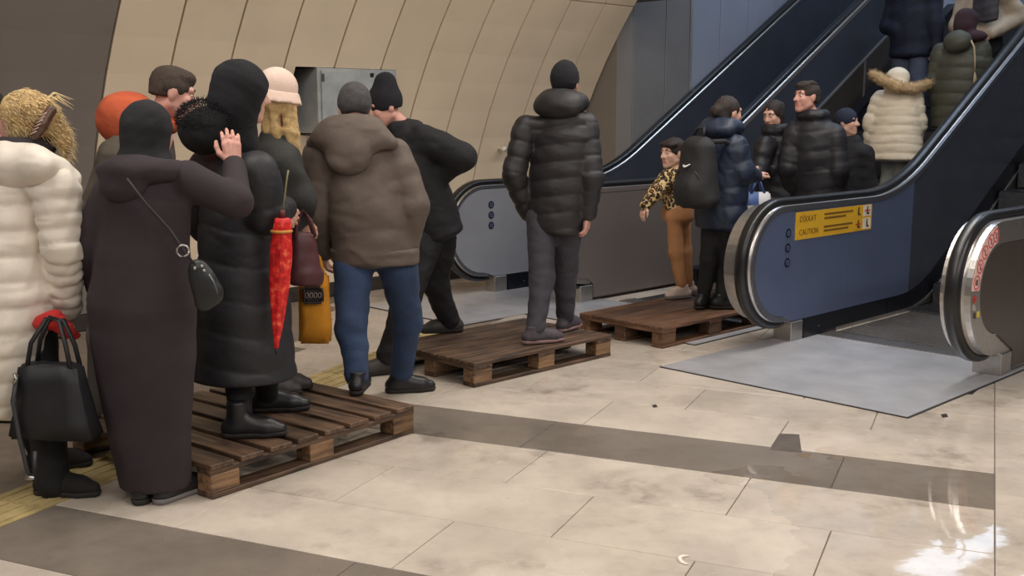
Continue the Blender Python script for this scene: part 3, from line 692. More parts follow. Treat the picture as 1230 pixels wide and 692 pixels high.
def snet(D, org, h):
    ins = D < 0; nx, ny, nz = D.shape
    acc = np.zeros((nx - 1, ny - 1, nz - 1, 3), np.float32); cnt = np.zeros((nx - 1, ny - 1, nz - 1), np.float32)
    for ax in range(3):
        o1 = [0, 0, 0]; o1[ax] = 1
        for u in (0, 1):
            for w in (0, 1):
                off = [0, 0, 0]; oth = [i for i in range(3) if i != ax]; off[oth[0]] = u; off[oth[1]] = w
                A = D[off[0]:off[0] + nx - 1, off[1]:off[1] + ny - 1, off[2]:off[2] + nz - 1]
                B = D[off[0] + o1[0]:off[0] + o1[0] + nx - 1, off[1] + o1[1]:off[1] + o1[1] + ny - 1, off[2] + o1[2]:off[2] + o1[2] + nz - 1]
                m = (A < 0) != (B < 0); t = np.where(m, A / np.where(m, A - B, 1), 0)
                for i in range(3): acc[..., i] += m * (off[i] + (t if i == ax else 0))
                cnt += m
    on = cnt > 0; idx = np.full(on.shape, -1, np.int64); idx[on] = np.arange(on.sum())
    ii = np.argwhere(on); V = (ii + acc[on] / cnt[on][:, None]) * h + org
    Q = []
    for ax in range(3):
        sl = [slice(None)] * 3; s2 = [slice(None)] * 3; sl[ax] = slice(0, -1); s2[ax] = slice(1, None)
        a, b = ins[tuple(sl)], ins[tuple(s2)]; m = a != b
        oth = [(ax + 1) % 3, (ax + 2) % 3]
        for i in oth:
            k_ = [slice(None)] * 3; k_[i] = slice(0, 1); m[tuple(k_)] = False; k_[i] = slice(-1, None); m[tuple(k_)] = False
        g = np.argwhere(m)
        if len(g) == 0: continue
        u = np.zeros(3, int); u[oth[0]] = 1; w = np.zeros(3, int); w[oth[1]] = 1
        def at(q): return idx[q[:, 0], q[:, 1], q[:, 2]]
        q = np.stack([at(g - u - w), at(g - w), at(g), at(g - u)], 1)
        fl = ~a[m]; q[fl] = q[fl][:, ::-1]; Q.append(q)
    return V, np.concatenate(Q)
def vnormals(V, Q):
    n_ = np.cross(V[Q[:, 2]] - V[Q[:, 0]], V[Q[:, 3]] - V[Q[:, 1]]); N = np.zeros_like(V)
    for i in range(4): np.add.at(N, Q[:, i], n_)
    return N / (np.linalg.norm(N, axis=1)[:, None] + 1e-12)
def smoothv(V, Q, it):
    for _ in range(it):
        A = np.zeros_like(V); c = np.zeros(len(V))
        for i in range(4):
            for j in (1, 3):
                np.add.at(A, Q[:, i], V[Q[:, (i + j) % 4]]); np.add.at(c, Q[:, i], 1)
        V = V * 0.4 + 0.6 * A / c[:, None]
    return V
def wrinkle(V, amp, sc, seed):
    r = np.random.default_rng(seed); d = np.zeros(len(V))
    for i in range(6):
        k = r.normal(size=3) * sc * (1 + 0.4 * i) * np.array([1, 1, 1.5]); ph = r.normal(size=3) * sc * 0.5
        w = np.sin(V @ ph + r.uniform(0, 6)) * 1.6
        d += np.sin(V @ k + w + r.uniform(0, 6)) / (1 + 0.5 * i)
    return amp * d / 2
def make(prims, h, k=0.03, sub=(), ksub=0.012, cuts=(), quilt=None, wr=0.0, wsc=14.0, seed=0, sm=1):
    lo, hi = bbox(prims, 2.5 * h + k * 0.4); n_ = np.ceil((hi - lo) / h).astype(int) + 1
    g = np.stack(np.meshgrid(*[lo[i] + h * np.arange(n_[i]) for i in range(3)], indexing='ij'), -1).reshape(-1, 3)
    D = field(prims, g, k, sub, ksub, cuts).reshape(n_)
    V, Q = snet(D, lo, h)
    if sm: V = smoothv(V, Q, sm)
    N = vnormals(V, Q); disp = np.zeros(len(V))
    if wr: disp += wrinkle(V, wr, wsc, seed)
    if quilt:
        best = np.full(len(V), 1e9); s = np.zeros(len(V)); istor = np.ones(len(V), bool)
        for p in prims:
            d, t = pdist(p, V); b = d < best; best[b] = d[b]
            if p['tag'].startswith('arm'):
                o_ = p.get('s0', 0.0); s[b] = t[b] + o_; istor[b] = False
            else: istor[b] = True
        sp, amp = quilt[0], quilt[1]; sa = quilt[2] if len(quilt) > 2 else sp
        wob = 0.12 * np.sin(V[:, 0] * 9 + seed) + 0.1 * np.sin(V[:, 1] * 11 + 2 * seed)
        ph = np.where(istor, V[:, 2] / sp + wob, s / sa + 0.3 * wob)
        puff = np.abs(np.sin(np.pi * ph)) ** (quilt[3] if len(quilt) > 3 else 0.45)
        side = np.clip(1.6 * (1 - np.abs(N[:, 2])), 0.1, 1)
        disp += amp * (puff - 0.6) * side
    return V + N * disp[:, None], Q
def spikes(name, base, dirs, length, width, m, parent, droop=0.25, jit=0.35, seed=1):
    """fur or hair: slim bent three-sided spikes as one mesh"""
    r = np.random.default_rng(seed); n_ = len(base)
    d = dirs + jit * r.normal(size=dirs.shape); d /= np.linalg.norm(d, axis=1)[:, None]
    L_ = length * r.uniform(0.6, 1.25, n_)[:, None]
    mid = base + d * L_ * 0.5; d2 = d + np.array([0, 0, -droop * 2]) + 0.25 * r.normal(size=d.shape); d2 /= np.linalg.norm(d2, axis=1)[:, None]
    tip = mid + d2 * L_ * 0.5
    a = np.cross(d, r.normal(size=d.shape)); a /= np.linalg.norm(a, axis=1)[:, None] + 1e-9; b = np.cross(d, a)
    V = []
    for k in range(3):
        w = 2 * math.pi * k / 3; o_ = (a * math.cos(w) + b * math.sin(w)) * width
        V.append(base + o_); V.append(mid + o_ * 0.7)
    V.append(tip); V = np.stack(V, 1).reshape(-1, 3)
    T = []
    for k in range(3):
        j = (k + 1) % 3; T += [(2 * k, 2 * j, 2 * j + 1), (2 * k, 2 * j + 1, 2 * k + 1), (2 * k + 1, 2 * j + 1, 6)]
    T = (np.array(T)[None] + (np.arange(n_) * 7)[:, None, None]).reshape(-1, 3)
    return npmesh(name, V, T, m, parent, smooth=True)

class Fig:
    def __init__(s, label, base, fwd, group=None):
        s.base = np.array([base[0], base[1], base[2]]); s.root = thing('person', label, 'person', s.base)
        s.f = nrm([fwd[0], fwd[1], 0]); s.r = np.array([s.f[1], -s.f[0], 0.0]); s.seed = random.randint(0, 9999)
    def part(s, name, prims, h, m, parent=None, label=None, **kw):
        kw.setdefault('seed', s.seed); V, Q = make(prims, h, **kw)
        o = npmesh(name, V - s.base, Q, m, parent or s.root)
        if label: o['label'] = label
        return o
    def raw(s, name, V, Q, m, parent=None): return npmesh(name, np.asarray(V) - s.base, Q, m, parent or s.root)
    # ---- head
    def headframe(s, c, fwd, pitch=0.0, sc=1.0, roll=0.0):
        f = nrm([fwd[0], fwd[1], 0]); r = np.array([f[1], -f[0], 0.0]); u = UP
        cp, sp = math.cos(pitch), math.sin(pitch); f2 = f * cp + u * sp; u2 = u * cp - f * sp
        cr, sr = math.cos(roll), math.sin(roll); r2 = r * cr + u2 * sr; u3 = u2 * cr - r * sr
        s.hc = np.asarray(c, float); s.hr, s.hf, s.hu, s.hs = r2, f2, u3, sc
        s.HR = np.stack([r2, f2, u3])
    def hp(s, x, y, z): return s.hc + s.hs * (x * s.hr + y * s.hf + z * s.hu)
    def hell(s, x, y, z, a, b, c, tag='t'): return ell(s.hp(x, y, z), s.HR, np.array([a, b, c]) * s.hs, tag)
    def hcap(s, p, q, ra, rb=None): return cap(s.hp(*p), s.hp(*q), ra * s.hs, (ra if rb is None else rb) * s.hs)
    def head_prims(s):
        e = s.hell; c = s.hcap
        add = [e(0, -.012, .032, .074, .094, .084), e(0, .022, -.03, .062, .072, .085), c((0, .035, -.075), (0, .066, -.092), .040, .026),
               c((-.046, .0, -.055), (-.012, .066, -.094), .026, .020), c((.046, .0, -.055), (.012, .066, -.094), .026, .020),
               c((-.036, .076, .034), (.036, .076, .034), .014), c((-.034, .066, -.018), (-.03, .06, -.04), .024, .022), c((.034, .066, -.018), (.03, .06, -.04), .024, .022),
               c((0, .087, .024), (0, .116, -.022), .0085, .0125), c((-.011, .093, -.028), (.011, .093, -.028), .009),
               c((-.018, .084, -.058), (.018, .084, -.058), .0085), c((-.016, .083, -.070), (.016, .083, -.070), .009), e(0, .078, -.096, .020, .018, .018)]
        ears = [e(-.075, -.008, -.004, .010, .020, .032), e(.075, -.008, -.004, .010, .020, .032)]
        sub = [e(-.031, .102, .012, .017, .018, .012), e(.031, .102, .012, .017, .018, .012)]
        return add, ears, sub
    def hand(s, w, d, n_, side, curl=0.5, sc=1.0, spread=0.10):
        """five separate fingers: w wrist, d pointing direction, n_ palm normal, side +1/-1 where the thumb leaves"""
        d = nrm(d); n_ = nrm(np.asarray(n_) - d * (np.asarray(n_) @ d)); t = np.cross(d, n_) * side
        P_ = []; w = np.asarray(w, float)
        offs = [0.030, 0.010, -0.010, -0.029]; lens = [.072, .080, .075, .058]
        for i in range(4):
            k0 = w + sc * (d * (0.088 - 0.006 * abs(i - 1)) + t * offs[i])
            P_.append(cap(w + t * offs[i] * 0.5 * sc, k0, .0175 * sc, .0125 * sc))
            ang = curl * 0.55; p = k0
            for j, fr in enumerate((0.45, 0.30, 0.25)):
                dd = nrm((d + t * (1.5 - i) * spread) * math.cos(ang) + n_ * math.sin(ang)); q = p + dd * lens[i] * fr * sc
                P_.append(cap(p, q, (.0092 - .0009 * j) * sc, (.0085 - .0009 * j) * sc)); p = q; ang += curl * (0.95 if j == 0 else 0.75)
        b = w + sc * (d * 0.022 + t * 0.026); m1 = b + sc * nrm(d * 0.7 + t * 0.75 + n_ * 0.25 * (1 + curl)) * 0.042
        m2 = m1 + sc * nrm(d * 0.95 + t * 0.25 + n_ * 0.5 * curl) * 0.032; m3 = m2 + sc * nrm(d * 0.9 - t * 0.1 * curl + n_ * 0.6 * curl) * 0.024
        P_ += [cap(w + d * 0.01 * sc, b, .018 * sc, .017 * sc), cap(b, m1, .0165 * sc, .0125 * sc), cap(m1, m2, .0115 * sc, .0105 * sc), cap(m2, m3, .0105 * sc, .0085 * sc)]
        P_.append(cap(w - d * 0.05 * sc, w, .025 * sc, .024 * sc))
        return P_
    def body(s, J, m, hands=(), hh=0.0055, face=True, lips=None):
        """one skin mesh: head, neck, torso, arms, legs, with finer hands"""
        add, ears, sub = s.head_prims()
        nb = J['neck']; add2 = add + [cap(s.hp(0, -.02, -.07), nb, .05 * s.hs, .056 * s.hs)]
        Vs, Qs = [], []; off = 0
        V, Q = make(add2 + ears, hh, k=0.018 * s.hs, sub=sub if face else (), sm=1); Vs.append(V); Qs.append(Q); off = len(V)
        hip = J['hip']; ch = lerp(hip, nb, 0.72); z = s.hs
        pr = [tor(hip, ch, .12 * z, .075 * z, .13 * z, .08 * z, s.f), cap(ch, nb, .07 * z, .05 * z), cap(J['shL'], J['shR'], .045 * z)]
        for q in 'LR':
            pr += [cap(J['sh' + q], J['el' + q], .042 * z, .034 * z), cap(J['el' + q], J['wr' + q], .034 * z, .024 * z)]
            hpq = J['hip' + q] if 'hip' + q in J else hip
            pr += [cap(hpq, J['kn' + q], .065 * z, .045 * z), cap(J['kn' + q], J['an' + q], .045 * z, .032 * z)]
        V, Q = make(pr, 0.02, k=0.03); Vs.append(V); Qs.append(Q + off); off += len(V)
        for hd in hands:
            V, Q = make(hd, 0.0042, k=0.006, sm=1); Vs.append(V); Qs.append(Q + off); off += len(V)
        V = np.concatenate(Vs); Q = np.concatenate(Qs)
        o = s.raw('body', V, Q, [m] + ([lips] if lips else []))
        if lips:
            L_ = (V - s.hc) @ s.HR.T / s.hs; cq = L_[Q].mean(1)
            sel = (np.abs(cq[:, 0]) < .026) & (cq[:, 2] < -.052) & (cq[:, 2] > -.077) & (cq[:, 1] > .082)
            mi = np.zeros(len(Q), np.int32); mi[sel] = 1; o.data.polygons.foreach_set('material_index', mi)
        return o
    def eyes(s, iris=(50, 34, 26), brow=(38, 28, 24), open_=True):
        mw = mat('eye_white', (220, 210, 204), 0.3); mi = mat('eye_iris_%d' % iris[0], iris, 0.2); mb = mat('brow_%d' % brow[0], brow, 0.9)
        for x in (-.031, .031):
            o = s.part('eye', [s.hell(x, .0795, .012, .0125, .011, .0085)], 0.0028, mw, k=0.002)
            s.part('iris', [s.hell(x, .087, .011, .0062, .0052, .0066)], 0.0024, mi, o, k=0.002)
            s.part('eyebrow', [s.hcap((x * .5, .091, .034), (x, .091, .040), .0042, .0045), s.hcap((x, .091, .040), (x * 1.55, .076, .034), .0045, .003)], 0.003, mb, k=0.004)
    # ---- clothes
    def sleeve(s, J, q, ra, re, rw, ext=1.0):
        a, b, c = J['sh' + q], J['el' + q], J['wr' + q]
        l1 = np.linalg.norm(b - a); p1 = cap(a, b, ra, re, 'arm'); p2 = cap(b, lerp(b, c, ext), re, rw, 'arm'); p2['s0'] = l1
        return [p1, p2]
    def torso(s, J, lev, sag=0.0):
        """lev: list of (t along hip->neck, half width, half depth[, forward offset])"""
        hip, nb = J['hip'], J['neck']; out = []
        pts = [(lerp(hip, nb, l[0]) + s.f * (l[3] if len(l) > 3 else 0), l[1], l[2]) for l in lev]
        for (a, wa, da), (b, wb, db) in zip(pts[:-1], pts[1:]): out.append(tor(a, b, wa, da, wb, db, s.f, 0.045))
        return out
    def shoe(s, an, d, gz, m, L_=0.27, h=0.010, sole=(40, 36, 34), high=0.0, wd=1.0):
        d = nrm([d[0], d[1], 0]); a = np.array([an[0], an[1], gz]); sd = np.array([d[1], -d[0], 0])
        heel = a - d * 0.05 + UP * 0.045; ball = a + d * (L_ * 0.42) + UP * 0.036; toe = a + d * (L_ * 0.62) + UP * 0.03
        pr = [cap(heel, ball, .040 * wd, .044 * wd), cap(ball, toe, .043 * wd, .032 * wd), cap(a + UP * 0.05 - d * .02, a + UP * (0.11 + high) - d * .015, .043 * wd, .045 * wd), cap(a + UP * 0.085, ball + UP * 0.01, .036, .036)]
        o = s.part('shoe', pr, h, m, k=0.02, cuts=[(a + UP * 0.022, -UP), (a + UP * (0.115 + high), UP)])
        s.part('sole', [cap(heel - UP * .02, ball - UP * .012, .040 * wd, .045 * wd), cap(ball - UP * .012, toe - UP * .008, .045 * wd, .034 * wd)], 0.008, mat('sole_%d' % sum(sole), sole, 0.8), o, k=0.01, cuts=[(a + UP * 0.001, -UP), (a + UP * 0.026, UP)])
        return o
    def trousers(s, J, m, rh=.10, rk=.075, ra=.06, h=0.014, wr=.004, up=0.12, wsc=16):
        hip = J['hip']; pr = [tor(hip - UP * .03, hip + UP * up, .155, .105, .15, .10, s.f, .05)]
        for q in 'LR':
            hq, kn, an = J['hip' + q], J['kn' + q], J['an' + q]
            e_ = an + nrm(kn - an) * 0.03
            pr += [cap(hq, kn, rh, rk), cap(kn, e_, rk, ra)]
        return s.part('trousers', pr, h, m, k=0.03, wr=wr, wsc=wsc)
    def beanie(s, m, cut=0.0, tall=1.0, brim=True, h=0.009, slouch=0.0, tilt=-0.15):
        c0 = s.hp(0, 0, cut); n_ = -(s.hu + s.hf * tilt)
        pr = [s.hell(0, -.012, .035, .089, .108, .100 * tall)]
        if slouch: pr.append(s.hell(0, -.03 - slouch * .3, .10 + slouch * .4, .062, .07, .05 + slouch * .4))
        o = s.part('hat', pr, h, m, k=0.03, cuts=[(c0, n_)], wr=.0015, wsc=40)
        if brim:
            pts = []
            for k in range(17):
                a = 2 * math.pi * k / 16; x, y = .0885 * math.cos(a), -.012 + .107 * math.sin(a)
                pts.append(s.hp(x, y, cut + .022 - tilt * (-1) * y * 1.0))
            s.part('hat_brim', chain(pts, .015 * s.hs), 0.007, m, o, k=0.01)
        return o
    def short_hair(s, m, h=0.007, line=.058, back=-.055):
        pr = [s.hell(0, -.018, .038, .083, .100, .090), s.hell(0, .03, .085, .06, .06, .040), s.hell(0, -.06, -.02, .066, .045, .055)]
        sub = [s.hell(0, .115, -.02, .085, .075, .082), s.hell(.085, .02, -.045, .03, .055, .05), s.hell(-.085, .02, -.045, .03, .055, .05)]
        return s.part('hair', pr, h, m, k=0.02, sub=sub, ksub=0.008, cuts=[(s.hp(0, 0, back), -s.hu)], wr=.003, wsc=45)

def legs_auto(J, s, hw=0.09):
    """hip joints left/right of the hip centre (image sides), by the direction from L to R shoulder"""
    d = nrm((J['shR'] - J['shL']) * np.array([1, 1, 0])); J['hipL'] = J['hip'] - d * hw; J['hipR'] = J['hip'] + d * hw
    return J
SKIN = mat('skin_light', (208, 162, 142), 0.55, var=0.06, scale=25); SKIN_P = mat('skin_pink', (208, 154, 138), 0.55, var=0.08, scale=25)
SKIN_C = mat('skin_child', (214, 170, 150), 0.55, var=0.05, scale=25); LIPS = mat('lips', (196, 128, 112), 0.5)
M_BLKN = mat('black_nylon', (29, 28, 33), 0.56, var=0.1, bump=0.1, bscale=70, fold=0.25, fscale=6)
M_BLKN2 = mat('black_puffer_nylon', (38, 35, 37), 0.55, var=0.1, bump=0.1, bscale=70, fold=0.25, fscale=6)
M_BLKK = mat('black_knit', (25, 24, 29), 0.95, var=0.2, scale=60, bump=0.5, bscale=220)
M_BLKC = mat('black_cloth', (24, 23, 27), 0.85, var=0.2, bump=0.2, bscale=90, fold=0.5)
M_BLKF = mat('black_fur', (19, 18, 21), 0.95)
M_SHOEB = mat('black_leather', (28, 27, 30), 0.4, var=0.2)
# ================================================================== people
def hood_down(F, J, w=.15, d=.075, drop=.06, up=.02, rcol=.045, back=.095, ph=.085):
    """a hood lying on the shoulders: collar ring round the neck plus the pouch on the back"""
    nb = J['neck']; f, r = F.f, F.r; pr = []
    ring = []
    for k in range(11):
        a = math.radians(-60 + 300 * k / 10); ring.append(nb + r * (.105 * math.cos(a)) - f * (.085 * math.sin(a)) + UP * (up + .02 * math.sin(a)))
    pr += chain(ring, rcol)
    pr.append(ell(nb - f * back + UP * (up - drop), np.stack([r, f, UP]), (w, d, ph)))
    pr.append(ell(nb - f * (back * .75) + UP * (up - drop * .1), np.stack([r, f, UP]), (w * .85, d * .8, .06)))
    return pr
# ---------- A: walking man in black puffer on the small pallet
Y = 6.85
F = Fig('man in dark quilted hooded puffer jacket and black beanie walking across the small pallet', (*P(663, 405, Y)[:2], PAL), (.55, .84))
J = dict(neck=P(679, 128, Y), shL=P(631, 153, Y + .02), shR=P(704, 150, Y - .02), elL=P(617, 210, Y - .02), elR=P(711, 213, Y - .10), wrL=P(634, 256, Y + .08), wrR=P(706, 256, Y - .06),
         hip=P(666, 262, Y), knL=P(651, 335, 6.74), knR=P(679, 328, 6.98), anL=P(643, 398, 6.62), anR=P(679, 384, 7.02)); legs_auto(J, F, .085)
F.headframe(P(679, 101, Y + .02), (.35, .9), -.05)
handR = F.hand(J['wrR'] + UP * -.01, (-.05, .1, -1), (-.9, .3, 0), 1, .55)
handL = F.hand(J['wrL'], (.2, .2, -1), (.9, .2, 0), -1, .5)
F.body(J, SKIN_P, [handR, handL], face=False)
F.beanie(M_BLKK, cut=-.03, tall=1.14, brim=False)
pr = F.torso(J, [(-.10, .175, .13), (.15, .19, .14), (.45, .20, .145), (.74, .20, .14), (.90, .15, .11), (1.0, .085, .08)]) + F.sleeve(J, 'L', .076, .074, .055) + F.sleeve(J, 'R', .076, .073, .055) + [cap(J['shL'], J['shR'], .066)]
F.part('jacket', pr, .0105, M_BLKN2, k=.022, quilt=(.105, .013, .10), wr=.003)
F.part('hood', hood_down(F, J, .165, .075, .035, .03, .032, .10, .072), .011, M_BLKN2, k=.06, wr=.004)
F.trousers(J, mat('charcoal_trousers', (58, 56, 63), .85, bump=.2, fold=.5), .098, .078, .062)
F.shoe(J['anL'] - UP * 0, (.8, .35), PAL, mat('grey_trainer', (74, 66, 72), .7, var=.3, scale=30), .27, sole=(150, 120, 116))
F.shoe(J['anR'], (.5, .8), PAL, mat('grey_trainer', (74, 66, 72), .7, var=.3, scale=30), .27, sole=(150, 120, 116))

# ---------- B: man in brown jacket and grey beanie, seen from behind
Y = 5.68
F = Fig('man in brown quilted jacket, blue jeans and grey knit cap seen from behind', (*P(450, 475, Y)[:2], 0), (.12, 1))
J = dict(neck=P(427, 162, Y), shL=P(385, 188, Y), shR=P(474, 186, Y), elL=P(377, 252, Y - .02), elR=P(497, 246, Y - .03), wrL=P(388, 300, Y + .12), wrR=P(489, 300, Y + .03),
         hip=P(450, 305, Y), knL=P(422, 392, 5.52), knR=P(490, 385, 5.86), anL=P(430, 458, 5.42), anR=P(481, 452, 5.98)); legs_auto(J, F, .10)
J['hipL'] = P(424, 325, Y - .02); J['hipR'] = P(478, 322, Y + .03)
F.headframe(P(426, 131, Y + .05), (-.2, .95), -.25)
F.body(J, SKIN, [F.hand(J['wrL'], (.1, .3, -1), (1, 0, 0), -1, .6), F.hand(J['wrR'], (0, .4, -1), (-1, 0, 0), 1, .6)], face=False)
F.beanie(mat('grey_knit', (74, 72, 74), .95, var=.2, scale=60, bump=.4, bscale=200), cut=-.045, tall=1.05, tilt=.12, brim=False)
M_BRN = mat('brown_jacket_cloth', (98, 86, 78), .75, var=.12, bump=.15, bscale=60, fold=.4)
pr = F.torso(J, [(-.04, .215, .15), (.2, .22, .16), (.5, .215, .16), (.78, .20, .145), (.92, .155, .12), (1.0, .09, .09)]) + F.sleeve(J, 'L', .092, .082, .06) + F.sleeve(J, 'R', .09, .08, .062) + [cap(J['shL'], J['shR'], .078)]
jk = F.part('jacket', pr, .011, M_BRN, k=.022, wr=.005, wsc=11, quilt=(.16, .004, .14))
hb = lerp(J['hip'], J['neck'], -.04)
F.part('jacket_hem', [tor(hb - UP * .02, hb + UP * .05, .232, .15, .238, .155, F.f, .02)], .012, M_BRN, jk, k=.02, wr=.004)
F.part('hood', hood_down(F, J, .20, .065, .05, .03, .04, .11, .09) + [ell(J['neck'] - F.f * .15 - UP * .11, np.stack([F.r, F.f, UP]), (.12, .045, .085)), cap(J['neck'] - F.r * .10 - F.f * .06 + UP * .02, J['neck'] - F.r * .21 - F.f * .07 - UP * .045, .045, .03), cap(J['neck'] + F.r * .10 - F.f * .06 + UP * .02, J['neck'] + F.r * .21 - F.f * .07 - UP * .04, .045, .03)], .011, M_BRN, k=.05, wr=.004)
hl = [J['neck'] + F.r * (x) - F.f * (y_) + UP * z_ for x, y_, z_ in ((-.20, .10, -.03), (-.13, .17, -.075), (-.05, .205, -.12), (.05, .205, -.12), (.13, .17, -.075), (.20, .10, -.02))]
M_JEANS = mat('blue_denim', (44, 62, 92), .85, var=.2, scale=10, bump=.3, bscale=120)
F.trousers(J, M_JEANS, .106, .080, .062, wr=.005)
F.shoe(J['anL'], (.05, 1), PAL, M_SHOEB, .27); F.shoe(J['anR'], (.85, .2), 0.0, M_SHOEB, .27)

# ---------- C: man in black bending towards the others, arm akimbo
Y = 6.70
F = Fig('bending man in black jacket and pointed black beanie with one elbow out', (*P(500, 430, Y)[:2], 0), (-.85, -.15))
J = dict(neck=P(484, 153, Y), shL=P(495, 172, Y + .20), shR=P(508, 168, Y - .12), elR=P(556, 188, Y - .20), wrR=P(527, 213, Y - .07), elL=P(490, 225, Y + .25), wrL=P(470, 262, Y + .2),
         hip=P(524, 268, Y), knL=P(487, 362, 6.50), knR=P(523, 340, 6.90), anL=P(464, 434, 6.42), anR=P(541, 389, 6.98))
J['hipL'] = P(512, 290, Y - .08); J['hipR'] = P(530, 288, Y + .1)
F.headframe(P(463, 128, Y - .05), (-.8, -.35), -.35)
F.body(J, SKIN_P, [F.hand(J['wrR'], (-.7, 0, -.6), (-.5, .7, .3), 1, .6), F.hand(J['wrL'], (-.3, 0, -1), (0, 1, 0), -1, .5)])
mat('dark_hair', (40, 32, 28), .8, bump=.4, bscale=120)
F.beanie(M_BLKK, cut=-.02, tall=1.1, slouch=.06, brim=False)
pr = F.torso(J, [(-.12, .185, .15), (.15, .19, .15), (.5, .20, .155), (.8, .19, .15), (.93, .14, .12), (1.0, .085, .08)]) + F.sleeve(J, 'L', .085, .075, .055) + F.sleeve(J, 'R', .092, .085, .06) + [cap(J['shL'], J['shR'], .08)]
pr += chain([J['neck'] + F.r * (.09 * math.cos(a)) + F.f * (.085 * math.sin(a)) for a in np.linspace(0, 6.28, 11)], .032)
F.part('jacket', pr, .012, M_BLKC, k=.028, wr=.006, wsc=13)
F.trousers(J, mat('black_trousers', (26, 25, 28), .85, bump=.2, fold=.5), .10, .085, .07, wr=.006)
F.shoe(J['anR'], (-.9, -.25), PAL, mat('dark_grey_shoe', (60, 56, 54), .6), .27); F.shoe(J['anL'], (-.8, -.35), 0.0, mat('dark_grey_shoe', (60, 56, 54), .6), .27)

# ---------- D: woman in long dark brown dress, arm up on her companion's shoulder
Y = 4.27
F = Fig('woman in long dark brown hooded dress and black headscarf with a hand on her companion', (*P(192, 600, Y)[:2], 0), (.15, 1))
J = dict(neck=P(180, 200, Y), shL=P(136, 230, Y), shR=P(226, 217, Y), elL=P(107, 298, Y + .02), elR=P(284, 243, Y + .02), wrL=P(128, 370, Y + .18), wrR=P(281, 196, Y + .22),
         hip=P(172, 355, Y), knL=P(172, 470, Y + .02), knR=P(205, 470, Y + .04), anL=P(175, 585, Y - .02), anR=P(206, 590, Y - .02)); legs_auto(J, F, .08)
F.headframe(P(180, 158, Y + .03), (.25, .95), -.12)
hd = F.hand(J['wrR'], (-.13, .12, 1), (-.25, 1, -.1), 1, .42, .95, .05)
F.body(J, SKIN_P, [hd, F.hand(J['wrL'], (.3, .3, -1), (0, 1, 0), -1, .5)], face=False)
M_HIJ = mat('black_headscarf', (25, 25, 28), .9, var=.15, bump=.2, bscale=50)
pr = [F.hell(0, -.02, .02, .092, .108, .102), cap(F.hp(0, -.03, -.02), F.hp(0, -.045, -.16), .085, .09), cap(F.hp(-.05, -.02, -.15), F.hp(.05, -.02, -.15), .075)]
F.part('headscarf', pr, .009, M_HIJ, k=.04, sub=[F.hell(0, .12, -.02, .07, .08, .09)], wr=.004, wsc=18)
M_DRESS = mat('dark_brown_dress', (46, 35, 40), .85, var=.1, bump=.1, bscale=80, fold=.25, fscale=3)
zh = 0.055
def lv(px0, px1, py, d, dy=0.0):
    a, b = P(px0, py, Y), P(px1, py, Y); c = (a + b) / 2 + np.array([0, dy, 0]); return c, np.linalg.norm(b - a) / 2, d
L = [lv(150, 230, 603, .11), lv(132, 230, 520, .14), lv(112, 236, 430, .165), lv(104, 236, 365, .175), lv(120, 228, 290, .15), lv(120, 230, 240, .145), lv(146, 222, 210, .11), lv(162, 204, 193, .085)]
pr = [tor(a[0], b[0], a[1], a[2], b[1], b[2], F.f, .04) for a, b in zip(L[:-1], L[1:])]
pr += F.sleeve(J, 'L', .08, .07, .052) + F.sleeve(J, 'R', .08, .066, .046, .92) + [cap(J['shL'], J['shR'], .066)]
dr = F.part('dress', pr, .0115, M_DRESS, k=.02, wr=.005, wsc=6, cuts=[((0, 0, .05), -UP)])
F.part('dress_hood', [ell(J['neck'] - F.f * .12 - F.r * .03 + UP * (-.01), np.stack([F.r, F.f, UP]), (.13, .065, .055)), ell(J['neck'] - F.f * .13 - F.r * .05 - UP * .075, np.stack([F.r, F.f, UP]), (.09, .05, .06))]
       + chain([J['neck'] + F.r * (.11 * math.cos(a)) - F.f * (.10 * math.sin(a)) + UP * (.0 - .02 * abs(math.cos(a))) for a in np.linspace(-.6, 3.7, 9)], .038), .0105, M_DRESS, k=.035, wr=.004)
F.shoe(J['anL'], (.1, 1), 0.0, M_SHOEB, .25); F.shoe(J['anR'], (.5, .8), 0.0, M_SHOEB, .25, sole=(120, 116, 116))

# ---------- E: woman in long black puffer coat on the large pallet
Y = 4.82
F = Fig('woman in long black puffer coat with black fur hood on the large pallet', (*P(300, 520, Y)[:2], PAL), (.72, .7))
J = dict(neck=P(283, 172, Y), shL=P(250, 205, Y + .13), shR=P(308, 208, Y - .14), elL=P(250, 270, Y + .28), wrL=P(300, 262, Y + .40), elR=P(318, 256, Y - .12), wrR=P(340, 250, Y + .10),
         hip=P(290, 335, Y), knL=P(318, 440, Y + .12), knR=P(285, 440, Y - .05), anL=P(322, 478, 5.06), anR=P(290, 520, 4.64))
J['hipL'] = J['hip'] + np.array([.06, .05, 0]); J['hipR'] = J['hip'] + np.array([-.03, -.07, 0])
F.headframe(P(292, 112, Y), (.85, .5), -.15)
F.body(J, SKIN, [F.hand(J['wrL'], (.7, .3, .1), (0, 0, -1), 1, .7), F.hand(J['wrR'], (.4, .6, -.5), (-.6, .6, 0), -1, .8)])
pr = [F.hell(0, -.02, .03, .108, .128, .112), F.hell(0, -.03, -.05, .098, .11, .09), cap(F.hp(0, -.04, -.05), J['neck'] + UP * .01, .09, .10)]
F.part('headwrap', pr, .0095, M_BLKK, k=.04, sub=[F.hell(0, .135, -.03, .066, .075, .085)], wr=.004, wsc=16)
L = [lv(230, 358, 458, .21), lv(234, 352, 400, .20), lv(236, 346, 330, .185), lv(240, 340, 260, .18), lv(246, 332, 214, .165), lv(262, 310, 186, .11)]
pr = [tor(a[0], b[0], a[1], a[2], b[1], b[2], F.f, .04) for a, b in zip(L[:-1], L[1:])]
pr = []
for a, b in zip(L[:-1], L[1:]): pr.append(tor(a[0], b[0], a[1], a[1] * .95, b[1], b[1] * .95, F.f, .04))
